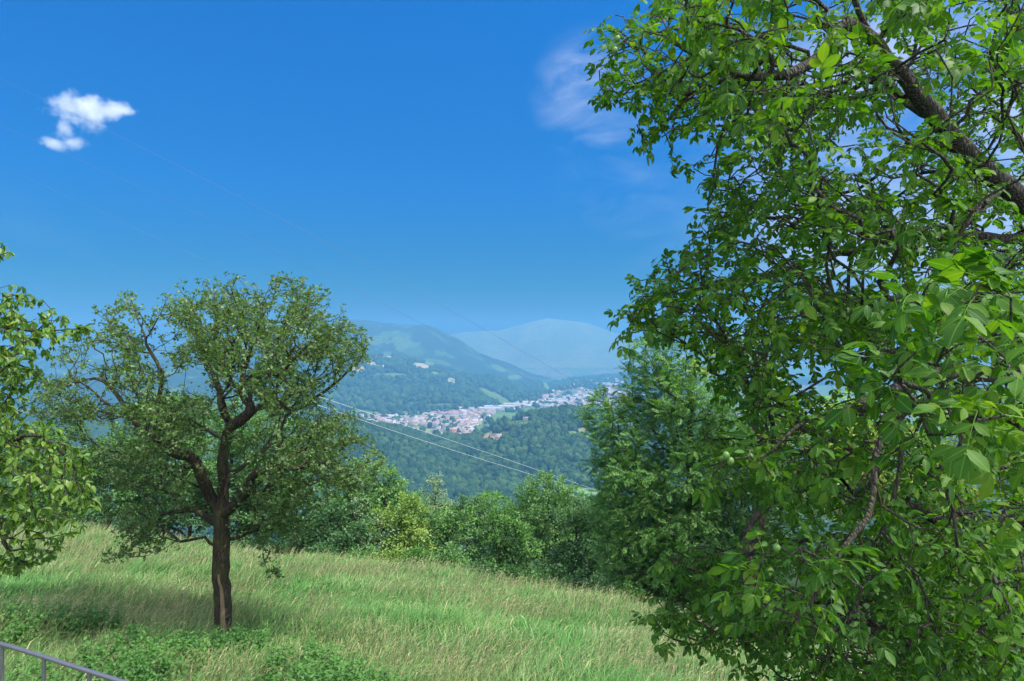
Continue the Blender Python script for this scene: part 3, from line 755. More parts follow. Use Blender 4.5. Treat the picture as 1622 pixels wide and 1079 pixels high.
# ---- foliage materials
m_pear = leaf_mat('pear_leaves', [(.038, .084, .022), (.072, .138, .038), (.115, .195, .062), (.19, .28, .11)], trans=.35, rough=.45, spec=.4, nscale=.9, namt=.35)
m_walnut = leaf_mat('walnut_leaves', [(.015, .066, .008), (.031, .105, .012), (.060, .158, .017), (.15, .25, .024)], trans=.40, tcol=(1.8, 1.9, .35), rough=.52, spec=.20, nscale=.9, veins=True, namt=.48)
m_cherry = leaf_mat('cherry_leaves', [(.050, .125, .022), (.09, .19, .032), (.14, .25, .040), (.21, .29, .05)], trans=.40, tcol=(1.8, 1.8, .5), rough=.42, spec=.4, nscale=.9, namt=.25)
m_young = leaf_mat('young_red_leaves', [(.11, .06, .035), (.16, .10, .05)], trans=.3)
m_nut = plain_mat('green_nut', (.10, .20, .04), rough=.5)
TREE_COLS = {
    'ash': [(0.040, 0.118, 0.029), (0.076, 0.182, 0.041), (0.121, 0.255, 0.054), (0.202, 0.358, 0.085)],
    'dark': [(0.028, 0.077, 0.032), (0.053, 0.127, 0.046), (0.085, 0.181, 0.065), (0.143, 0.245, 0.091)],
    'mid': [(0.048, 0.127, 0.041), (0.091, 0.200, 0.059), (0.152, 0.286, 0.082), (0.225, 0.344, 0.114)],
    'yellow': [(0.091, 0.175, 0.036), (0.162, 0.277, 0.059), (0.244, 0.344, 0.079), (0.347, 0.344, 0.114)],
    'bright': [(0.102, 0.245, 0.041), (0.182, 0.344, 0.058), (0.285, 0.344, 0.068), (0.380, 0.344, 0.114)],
    'pale': [(0.102, 0.185, 0.091), (0.162, 0.267, 0.136), (0.244, 0.344, 0.181), (0.326, 0.344, 0.251)],
}
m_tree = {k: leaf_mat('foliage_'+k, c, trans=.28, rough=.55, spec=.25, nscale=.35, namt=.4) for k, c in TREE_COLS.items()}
m_bark_pear = bark_mat('pear_bark', (.030, .021, .014), (.085, .060, .038), moss=(.07, .08, .02), scale=10)
m_bark_walnut = bark_mat('walnut_bark', (.028, .022, .018), (.10, .085, .07), moss=(.06, .06, .02), scale=26)
m_bark_dark = bark_mat('dark_bark', (.04, .03, .02), (.10, .08, .06), scale=8)

# ---- the old pear tree in the meadow
def pear_tree():
    rng = np.random.RandomState(41)
    D = 13.5; bx, by = P(355, 1000, D)[:2]; bz = g_near(bx, by)
    root = empty('pear_tree', (bx, by, bz), 'old gnarled fruit tree with a bare split trunk standing alone in the meadow', 'tree')
    s = Skel(); q = lambda a, b_, dy=0.0: P(a, b_, D+dy)
    marks = []
    s.limb([np.array([bx, by, bz-.15]), q(353, 960), q(350, 900), q(351, 835), q(352, 800), q(355, 760), q(353, 730), q(358, 700), q(362, 670, -.1)], rng, .22, .02)
    def L(pts, rng_, seg): a0 = s.n; s.limb(pts, rng_, seg); marks.append((a0, s.n))
    L([q(351, 825), q(335, 790), q(322, 760, -.2), q(312, 735, -.3), q(296, 722, -.4), q(272, 715, -.5), q(245, 690, -.4), q(215, 668, -.2), q(185, 625), q(150, 600), q(110, 612, .2)], rng, .25)
    L([q(351, 835), q(325, 818, .3), q(305, 808, .6), q(270, 812, .8), q(240, 830, .9), q(215, 865, 1.0), q(180, 885, 1.0)], rng, .25)
    L([q(352, 820), q(372, 800, -.3), q(392, 775, -.5), q(405, 750, -.8), q(432, 738, -1.0), q(470, 742, -1.1), q(520, 735, -1.0), q(560, 760, -.8)], rng, .25)
    L([q(360, 690), q(372, 672, -.1), q(386, 662, -.2), q(398, 652, -.2), q(396, 640, -.2), q(385, 628), q(384, 600), q(395, 560, .2), q(410, 520, .3), q(418, 480, .4)], rng, .25)
    L([q(398, 655, -.2), q(430, 640, .1), q(468, 650, .3), q(500, 630, .5), q(540, 600, .6), q(568, 570, .6)], rng, .25)
    L([q(362, 672), q(356, 655), q(350, 635, .3), q(345, 610, .5), q(330, 580, .7), q(318, 555, .8), q(305, 520, .9), q(290, 475, 1.0)], rng, .25)
    L([q(384, 610), q(405, 590, -.6), q(440, 595, -.9), q(460, 575, -1.1), q(490, 545, -1.2), q(530, 520, -1.2)], rng, .25)
    L([q(245, 690, -.4), q(250, 640, -.4), q(258, 600, -.3), q(240, 560, -.2), q(225, 520, -.1), q(205, 470)], rng, .25)
    L([q(215, 668, -.2), q(170, 640, .4), q(120, 600, .8), q(80, 605, 1.0)], rng, .25)
    L([q(355, 740), q(375, 745, .6), q(410, 720, 1.2), q(440, 700, 1.6), q(490, 690, 1.9)], rng, .25)
    L([q(358, 700), q(340, 690, .8), q(310, 670, 1.3), q(280, 650, 1.6)], rng, .25)
    L([q(350, 640, .3), q(370, 580, -.9), q(360, 520, -1.2), q(350, 470, -1.3)], rng, .25)
    poly = [(160, 480), (168, 448), (192, 446), (212, 462), (226, 500), (236, 528), (248, 470), (268, 452), (300, 446), (345, 444), (375, 440), (400, 452), (440, 440), (480, 438), (500, 448), (520, 476), (545, 488), (552, 510), (582, 528), (584, 560), (580, 585), (556, 588), (548, 612), (560, 655), (588, 690), (608, 735), (596, 775), (560, 790), (520, 800), (492, 830), (470, 870), (430, 880), (400, 852), (382, 850), (365, 830), (352, 770), (335, 800), (300, 835), (285, 872), (262, 862), (245, 880), (190, 890), (150, 888), (195, 862), (170, 830), (150, 790), (130, 745), (120, 700), (70, 690), (42, 650), (50, 600), (80, 570), (84, 540), (140, 515)]
    def acc(x, y):
        a = np.where(y < 480, .55, 1.0)*np.where((x > 90) & (x < 330) & (y > 555) & (y < 640), .45, 1.0)*np.where((x < 200) & (y < 700), .6, 1.0)
        a = a*np.where((y > 900-0.33*0) & (x > 300), .5, 1)
        a = a*np.where((x > 295) & (x < 425) & (y > 650) & (y < 850), .12, 1.0)
        a = a*np.where(((x-470)/70)**2+((y-760)/70)**2 < 1, 1.5, 1)*np.where(((x-430)/120)**2+((y-540)/80)**2 < 1, 1.2, 1)
        a = a*np.where(fbm(x/40+11, y/28+4, 3) > np.where(x < 260, .485, .465), 1, .08)      # tufts with gaps between them
        a = a*np.where(edge_dist(poly, x, y) < 24, np.where(fbm(x/20+31, y/20, 2) > .52, .9, .12), 1)
        return a*.8
    T = poly_points(poly, 6500, D, lambda x, y: 2.7, rng, soft=130, accept=acc)
    T = thin(T, .175)
    T = np.vstack([T, poly_points([(405, 915), (430, 898), (447, 905), (440, 915)], 7, D-.5, .2, rng)])
    s.connect(T, rng, alpha=.30, seg=.16, jit=.10, arch=.02)
    s.radii(.0045, .165)
    for k_, g_ in ((0, 1.5), (1, 1.4), (2, 1.5), (3, 1.35), (4, 1.4), (5, 1.3), (6, 1.4), (7, 1.3)): s.r[marks[k_][0]:marks[k_][1]] *= g_
    # root flare and the flattened, twisted trunk
    base = s.p[:s.n, 2]-bz; s.r[:s.n] *= 1+.60*np.exp(-np.maximum(base, 0)/.25)*(s.r[:s.n] > .15)
    V, Fq = s.mesh_arrays(7, .16, rng)
    mesh('trunk', V, [Fq], m_bark_pear, root)
    # a pale strip of bare wood runs down the right side of the trunk
    zz = np.linspace(bz+.05, bz+1.55, 12); k = 5; sv = []
    tr = np.array([s.p[np.argmin(np.abs(s.p[:22, 2]-z_))] for z_ in zz]); tw = np.interp(zz-bz, [0, .8, 1.55], [.35, .15, -.1])
    for a_, p_, z_ in zip(tw, tr, zz):
        hw = .50*(1-.6*((z_-bz)/1.55)**2); rr = .136*(1+.60*math.exp(-(z_-bz)/.25))*(1.0-.08*(z_-bz))+.012
        for j in range(k):
            an = -math.pi/2+.25+a_+hw*(j/(k-1)*2-1); rj = rr+(.034 if 0 < j < k-1 else -.02)*1.0
            sv.append((p_[0]+math.cos(an)*rj, p_[1]+math.sin(an)*rj, z_))
    i_ = (np.arange(11)[:, None]*k+np.arange(k-1)[None]).ravel(); mesh('bare_wood', np.array(sv), [np.stack([i_, i_+1, i_+1+k, i_+k], 1)], m_barewood, root)
    tips = np.array(s.tips); pos = []; dr = []
    for t in tips:
        c = t; 
        for step in range(4):
            if c < 0 or s.r[c] > .018: break
            m = rng.randint(3, 6) if step == 0 else rng.randint(0, 3)
            for _ in range(m): pos.append(s.p[c]+rng.randn(3)*.06); dr.append(s.d[c])
            c = s.par[c]
    pos = np.array(pos); dr = np.array(dr); n = len(pos)
    variants = [rosette(rng.randint(3, 6), rng, 1.0) for _ in range(10)]
    f = dr+rng.randn(n, 3)*.6; up = rng.randn(n, 3)*.5+np.array([0, 0, 1.]); 
    # template grows along +n: swap so that rosettes open outwards and up
    V, Fa, _ = leaves_from(variants, pos, f, up, rng.uniform(.05, .078, n), rng)
    mesh('crown', V, [Fa], m_pear, root, smooth=True)
    print('pear', s.n, n, len(Fa))

m_barewood = plain_mat('bare_wood', (.23, .165, .10), var=.5, scale=9.0)
pear_tree()

# ---- the walnut that fills the right side
def walnut_tree():
    rng = np.random.RandomState(57)
    tx, ty = 5.6, 5.4; tz = g_near(tx, ty)
    root = empty('walnut_tree', (tx, ty, tz), 'large walnut tree reaching in from the right with broad pinnate leaves and green nuts', 'tree')
    s = Skel(90000); L = s.limb
    L([np.array([tx, ty, tz-.2]), np.array([tx-.02, ty, tz+1.2]), P(1890, 640, 5.3), P(1800, 480, 5.2), P(1700, 385, 5.0), P(1640, 345, 4.9), P(1590, 292, 4.8), P(1530, 240, 4.7), P(1482, 185, 4.6), P(1430, 118, 4.5), P(1390, 70, 4.4), P(1360, 20, 4.3), P(1335, -70, 4.2), P(1300, -160, 4.1)], rng, .2, .025)
    L([P(1385, 62, 4.4), P(1345, 38, 4.3), P(1318, 60, 4.1), P(1300, 88, 4.0), P(1262, 112, 3.9), P(1218, 122, 3.8), P(1160, 116, 3.7), P(1110, 92, 3.6), P(1060, 60, 3.6), P(1020, 50, 3.6)], rng, .16, .03)
    L([P(1216, 122, 3.8), P(1219, 70, 3.7), P(1225, 10, 3.6), P(1230, -60, 3.5)], rng, .16, .03)
    L([P(1218, 122, 3.8), P(1185, 125, 3.9), P(1140, 130, 4.0), P(1090, 150, 4.1), P(1060, 190, 4.2)], rng, .16, .03)
    L([P(1590, 292, 4.8), P(1560, 325, 4.4), P(1528, 355, 4.1), P(1512, 395, 3.9), P(1502, 430, 3.7), P(1478, 455, 3.5), P(1440, 480, 3.2)], rng, .16, .03)
    L([P(1700, 385, 5.0), P(1622, 378, 4.9), P(1520, 376, 5.0), P(1440, 372, 5.1), P(1380, 385, 5.2), P(1330, 400, 5.3), P(1240, 430, 5.4), P(1130, 450, 5.5), P(1040, 470, 5.6)], rng, .2, .04)
    L([P(1530, 240, 4.7), P(1460, 235, 5.2), P(1400, 260, 5.5), P(1360, 300, 5.7), P(1300, 300, 5.9), P(1220, 290, 6.0), P(1150, 290, 6.1)], rng, .2, .04)
    L([P(1482, 185, 4.6), P(1420, 150, 5.0), P(1390, 108, 5.3), P(1340, 150, 5.5), P(1250, 190, 5.6), P(1150, 200, 5.6), P(1060, 210, 5.5)], rng, .2, .04)
    L([P(1640, 345, 4.9), P(1600, 420, 5.4), P(1500, 500, 5.7), P(1380, 520, 6.0), P(1260, 540, 6.2), P(1150, 520, 6.2), P(1060, 515, 6.2)], rng, .2, .04)
    L([P(1890, 640, 5.3), P(1750, 640, 4.6), P(1600, 600, 4.0), P(1480, 590, 3.4), P(1420, 615, 3.2), P(1365, 638, 3.1), P(1310, 662, 3.05), P(1262, 676, 3.0), P(1232, 705, 3.0), P(1205, 730, 3.0)], rng, .14, .03)
    L([P(1400, 620, 3.2), P(1398, 690, 3.2), P(1384, 740, 3.15), P(1382, 790, 3.1), P(1350, 850, 3.0), P(1325, 885, 2.95), P(1290, 880, 2.8)], rng, .14, .03)
    L([P(1900, 700, 5.35), P(1780, 820, 5.3), P(1650, 884, 5.2), P(1560, 882, 5.1), P(1470, 879, 5.0), P(1405, 868, 5.0), P(1340, 850, 5.1), P(1250, 860, 5.2), P(1160, 885, 5.2), P(1090, 905, 5.2)], rng, .2, .03)
    L([P(1780, 820, 5.3), P(1700, 940, 4.9), P(1600, 1000, 4.6), P(1480, 1010, 4.6), P(1360, 985, 4.7), P(1250, 1005, 4.9), P(1150, 1010, 5.0), P(1095, 1022, 5.0), P(1050, 1000, 5.0)], rng, .2, .03)
    L([P(1890, 640, 5.3), P(1750, 700, 5.9), P(1600, 740, 6.2), P(1450, 740, 6.4), P(1300, 720, 6.4), P(1200, 690, 6.3), P(1150, 640, 6.3)], rng, .2, .03)
    L([P(1800, 480, 5.2), P(1760, 300, 5.6), P(1700, 120, 5.9), P(1640, -20, 6.0), P(1600, -150, 6.0)], rng, .2, .03)
    L([P(1700, 940, 4.9), P(1640, 1080, 4.6), P(1500, 1130, 4.5), P(1350, 1120, 4.5)], rng, .2, .03)
    left = [(985, -240), (982, 8), (962, 40), (940, 100), (958, 150), (1012, 165), (1004, 205), (1030, 238), (1085, 250), (1100, 280), (1118, 300), (1108, 330), (1112, 352), (1080, 385), (1062, 400), (1035, 428), (1002, 448), (990, 482), (978, 500), (980, 535), (1010, 535), (1060, 535), (1110, 560), (1128, 590), (1120, 620), (1150, 650), (1120, 690), (1102, 735), (1130, 755), (1190, 790), (1196, 830), (1160, 862), (1110, 862), (1050, 875), (1035, 893), (1060, 905), (1100, 918), (1092, 948), (1040, 948), (1018, 1000), (1040, 1015), (1080, 1005), (1110, 1030), (1160, 1040), (1190, 1055), (1235, 1090), (1300, 1190)]
    poly = left+[(1850, 1260), (1850, -240)]
    def acc(x, y):
        a = np.where(y < 470, .85, 1.0)
        a = a*np.where((y > 80) & (y < 420) & (x > 1330), .62, 1)
        a = a*np.where((x > 1640) | (y < -30) | (y > 1110), .13, 1)
        a = a*np.where((y > 560) & (y < 860) & (x > 1220), .34, 1)
        a = a*np.where((x < 1120) & (y < 260), .8, 1)
        # gaps
        a = a*np.where(fbm((x+.35*y)/95+2, (y-.25*x)/34+8, 3) > .47, 1, .10)
        return a
    T = poly_points(poly, 8200, lambda x, y: np.interp(x, [950, 1250, 1650], [4.7, 4.8, 5.0])-.3*(y < 250), lambda x, y: np.interp(x, [950, 1250, 1650], [1.0, 1.6, 1.9]), rng, soft=120, accept=acc)
    T = thin(T, .12)
    nearp = poly_points([(1420, 440), (1640, 430), (1660, 720), (1480, 700), (1380, 600)], 75, 2.25, .45, rng, soft=40)
    nearp2 = poly_points([(1180, 880), (1260, 850), (1340, 850), (1370, 930), (1290, 1000), (1190, 985)], 34, 2.9, .2, rng, soft=40)
    nearp3 = poly_points([(1100, 745), (1130, 700), (1220, 690), (1400, 600), (1420, 660), (1270, 760), (1170, 780)], 40, 3.1, .2, rng, soft=40)
    nearp4 = poly_points([(1080, 5), (1150, 0), (1180, 60), (1130, 90)], 10, 3.3, .2, rng, soft=40)
    pxy = np.stack([811+F*T[:, 0]/T[:, 1], 540-F*T[:, 2]/T[:, 1]], 1); a_ = np.array([1350., -10]); b__ = np.array([1640., 350]); ab = b__-a_
    u_ = np.clip(((pxy-a_)@ab)/(ab@ab), 0, 1); dl = np.linalg.norm(pxy-a_-u_[:, None]*ab-np.array([12., -10.])*np.sin(u_*3.1)[:, None], axis=1)
    T = T[~((dl < 34) & (T[:, 1] < 4.9))]                      # little grows in front of the main limb
    s.connect(T, rng, alpha=.25, seg=.13, jit=.09, arch=.05)
    s.connect(np.vstack([thin(nearp, .10), thin(nearp2, .09), thin(nearp3, .1), nearp4]), rng, alpha=.25, seg=.10, jit=.08, arch=.05)
    s.radii(.0036, .140)
    V, Fq = s.mesh_arrays(8, .06, rng); mesh('trunk', V, [Fq], m_bark_walnut, root)
    tips = np.array(s.tips); pos = []; dr = []
    for t in tips:
        c = t
        for step in range(5):
            if c < 0 or s.r[c] > .012: break
            m = (rng.randint(1, 4) if step == 0 else (1 if rng.rand() < .20 else 0)) if (s.p[c][2] < .25*s.p[c][1]*.26 or rng.rand() < .92) else 0
            for _ in range(m): pos.append(s.p[c]); dr.append(s.d[c])
            c = s.par[c]
    pos = np.array(pos); dr = np.array(dr); n = len(pos)
    lf = leaflet(.26, .05, .20)
    variants = [compound(rng.choice([2, 2, 3, 3]), rng, leaflet(rng.uniform(.23, .30), rng.uniform(.03, .10), rng.uniform(.1, .35)), rach=1.0, lsize=rng.uniform(.46, .58), term=rng.uniform(1.05, 1.3), droop=rng.uniform(.1, .4)) for _ in range(14)]
    f = dr*.6+rng.randn(n, 3)*.75+np.array([0, 0, -.15]); up = rng.randn(n, 3)*.35+np.array([0, 0, 1.])
    size = rng.uniform(.075, .125, n)*np.where(pos[:, 1] < 2.75, 1.25, np.where(pos[:, 1] < 3.3, 1.2, 1.0))
    V, Fa, UV = leaves_from(variants, pos, f, up, size, rng)
    mesh('crown', V, [Fa], m_walnut, root, uv=UV)
    print('walnut', s.n, n, len(Fa))
    # green nuts
    v0, f0 = ico(2)
    for (px, py, Y) in [(1467, 452, 2.6), (1484, 461, 2.6), (1511, 463, 2.6), (1505, 506, 2.3), (1514, 503, 2.32), (1490, 545, 2.4), (1150, 722, 2.95), (1157, 731, 2.95), (1188, 724, 3.0), (978, 62, 3.6), (974, 80, 3.6), (1230, 868, 2.8)]:
        c = P(px, py, Y); i_, _d = s.nearest(c); r = .0155
        mesh('nut', v0*np.array([r, r, r*1.15])+c, [f0], m_nut, root)
        tv, tf = tube([c+np.array([0, 0, r]), (c+s.p[i_])/2+np.array([0, 0, .03]), s.p[i_]], .0022, 4); mesh('nut_stalk', tv, [tf], m_nut, root)
    for (px, py, Y) in [(1196, 922, 2.85), (1100, 902, 4.4)]:
        c = P(px, py, Y); n_ = 6; f = rng.randn(n_, 3)*.5+np.array([0, -.3, -.2]); V, Fa = instance(LEAF_V, LEAF_F, np.tile(c, (n_, 1)), f, np.tile([0, 0, 1.], (n_, 1)), .045)
        o = mesh('young_shoot', V, Fa, m_young, root); o['label'] = 'tuft of small reddish young leaves'
walnut_tree()

# ---- cherry tree at the left edge
def cherry_tree():
    rng = np.random.RandomState(77)
    tx, ty = -7.6, 6.6; tz = g_near(tx, ty)
    root = empty('cherry_tree', (tx, ty, tz), 'cherry tree leaning in at the left edge with drooping leaves and thin bare twigs', 'tree')
    s = Skel(); L = s.limb
    L([np.array([tx, ty, tz-.2]), np.array([tx, ty, tz+1.5]), P(-320, 560, 6.6), P(-330, 350, 6.6), P(-330, 150, 6.6)], rng, .2, .03)
    L([P(-320, 600, 6.6), P(-180, 640, 6.2), P(-60, 690, 6.0), P(10, 705, 5.9), P(60, 690, 5.9), P(120, 745, 6.0)], rng, .2, .03)
    L([P(-325, 470, 6.6), P(-200, 480, 6.2), P(-60, 510, 6.0), P(20, 520, 6.0), P(80, 525, 6.2), P(140, 520, 6.4)], rng, .2, .03)
    L([P(-180, 640, 6.2), P(-80, 780, 5.9), P(0, 850, 5.9), P(30, 895, 6.0), P(70, 880, 6.0)], rng, .2, .03)
    L([P(-325, 400, 6.6), P(-150, 400, 6.2), P(-40, 410, 6.0), P(15, 400, 6.0)], rng, .2, .03)
    L([P(-60, 510, 6.0), P(10, 570, 6.1), P(60, 590, 6.2)], rng, .2, .03)
    poly = [(-380, 300), (-40, 360), (-10, 385), (22, 390), (14, 405), (-10, 430), (-20, 450), (20, 452), (40, 455), (75, 485), (108, 508), (110, 530), (80, 555), (60, 590), (40, 640), (75, 670), (110, 690), (135, 725), (150, 770), (160, 800), (135, 818), (110, 850), (100, 880), (60, 880), (40, 905), (0, 908), (-60, 920), (-380, 860)]
    T = poly_points(poly, 2600, 6.1, .9, rng, soft=80, accept=lambda x, y: np.where(x < -30, .3, .8)*np.where(fbm(x/50+2, y/50, 3) > .43, 1, .25))
    T = np.vstack([thin(T, .12), poly_points([(118, 508), (140, 512), (150, 530), (125, 535)], 8, 6.2, .2, rng)])
    s.connect(T, rng, alpha=.25, seg=.14, jit=.1, arch=.05); s.radii(.003, .16)
    V, Fq = s.mesh_arrays(6, .12, rng); mesh('trunk', V, [Fq], m_bark_walnut, root)
    pos = []; dr = []
    for t in s.tips:
        c = t
        for step in range(4):
            if c < 0 or s.r[c] > .012: break
            for _ in range(rng.randint(4, 8) if step == 0 else rng.randint(1, 5)): pos.append(s.p[c]); dr.append(s.d[c])
            c = s.par[c]
    pos = np.array(pos); dr = np.array(dr); n = len(pos)
    variants = [leaflet(rng.uniform(.2, .25), rng.uniform(.03, .09), rng.uniform(.1, .4)) for _ in range(6)]
    variants = [(a, b_, c_) for a, b_, c_ in variants]
    f = dr*.5+rng.randn(n, 3)*.6+np.array([0, 0, -.7]); up = rng.randn(n, 3)*.4+np.array([0, 0, 1.])
    V, Fa, UV = leaves_from(variants, pos, f, up, rng.uniform(.05, .085, n), rng)
    mesh('crown', V, [Fa], m_cherry, root, uv=UV); print('cherry', s.n, n, len(Fa))
cherry_tree()

# ---- trees of the wood beyond the meadow
GROUP_WOOD = 'trees of the wood beyond the meadow'
def wood_tree(name, label, px, top, Y, lobes, kind, seed, leaf=.12, dens=1.0, per=16, rtrunk=None, pinnate=False, gap=.46, droop=.0, spacing=.36, twig=.010):
    """lobes: (px, py, rx, ry) ellipses of the crown seen from here; depth follows the width"""
    rng = np.random.RandomState(seed)
    x = (px-811)/F*Y; z = ground_at(x, Y); root = empty(name, (x, Y, z), label, 'tree', GROUP_WOOD)
    s = Skel(60000); H = (540-top)/F*Y-z
    ttop = P(px, top+ (0.25*(540-z/Y*-F-top) if False else 0), Y); 
    s.limb([np.array([x, Y, z-.3]), np.array([x+rng.randn()*.15, Y, z+H*.3]), np.array([x+rng.randn()*.4, Y+rng.randn()*.3, z+H*.6]), np.array([x+rng.randn()*.4, Y, z+H*.86])], rng, .5, .04)
    T = []
    for (cx, cy, rx, ry) in lobes:
        rx *= 1.15; ry *= 1.2; cy -= 10; k = Y/F; vol = rx*ry*rx*k**3; n = int(np.clip(vol*55*dens, 80, 1400))
        d = rng.randn(n, 3); d /= np.linalg.norm(d, axis=1)[:, None]; r = rng.rand(n)**(1/2.2)
        lum = 1+.28*(fbm(d[:, 0]*1.7+seed, d[:, 2]*1.7+d[:, 1], 3)-.5)*2
        c = P(cx, cy, Y+rng.uniform(-.2, .2)*rx*k); T.append(c+d*(r*lum)[:, None]*np.array([rx*k, min(rx, ry*1.2)*k, ry*k]))
    T = np.concatenate(T); T = T[T[:, 2] > z+.4]; T = T[fbm(T[:, 0]*1.1+seed+T[:, 1]*.7, T[:, 2]*1.3+T[:, 1]*.5, 2) > .42]
    T = thin(T[rng.permutation(len(T))], spacing)
    s.connect(T, rng, alpha=.35, seg=.4, jit=.08, arch=.04); s.radii(twig, rtrunk or max(.12, H*.022))
    V, Fq = s.mesh_arrays(5, .1, rng); mesh('trunk', V, [Fq], m_bark_dark, root)
    tips = np.array(s.tips); par = s.par[tips]; n = len(tips)
    centre = T.mean(0)
    pos = np.repeat(s.p[tips], per, 0); dd = np.repeat(s.d[tips], per, 0); m = len(pos)
    off = rng.randn(m, 3)*np.array([.30, .30, .20])*spacing*1.1; pos = pos-dd*rng.rand(m, 1)*spacing*.9+off
    outw = pos-centre; outw /= np.linalg.norm(outw, axis=1)[:, None]+1e-6
    f = dd*.4+off/spacing*1.2+outw*.4+rng.randn(m, 3)*.4+np.array([0, 0, -droop]); up = rng.randn(m, 3)*.45+np.array([0, 0, 1.])+outw*.5
    if pinnate:
        lv = LEAF_V*np.array([.75, 1, 1]); vs = []
        for q in range(6):
            VV = []; FF = []
            for k in range(5):
                t = .25+.18*k
                for sx in (-1, 1):
                    v, ff = instance(lv, LEAF_F, np.array([[0, t, -.2*t*t]]), np.array([[sx, .55, -.3]]), np.array([[0, .2, 1.]])+rng.randn(1, 3)*.2, .34); VV.append(v); FF.append(ff[0]+5*len(FF))
            v, ff = instance(lv, LEAF_F, np.array([[0, 1., -.2]]), np.array([[0, 1, -.4]]), np.array([[0, 0, 1.]]), .36); VV.append(v); FF.append(ff[0]+5*len(FF))
            vs.append((np.concatenate(VV), [np.concatenate(FF)]))
        V, Fa, _ = leaves_from(vs, pos, f, up, rng.uniform(.75, 1.25, m)*leaf, rng)
    else:
        V, Fa, _ = leaves_from([(LEAF_V, LEAF_F), (LEAF_V*np.array([1.25, 1, 1.4]), LEAF_F)], pos, f, up, rng.uniform(.7, 1.3, m)*leaf, rng)
    mesh('crown', V, [Fa], m_tree[kind], root); return root, len(Fa)

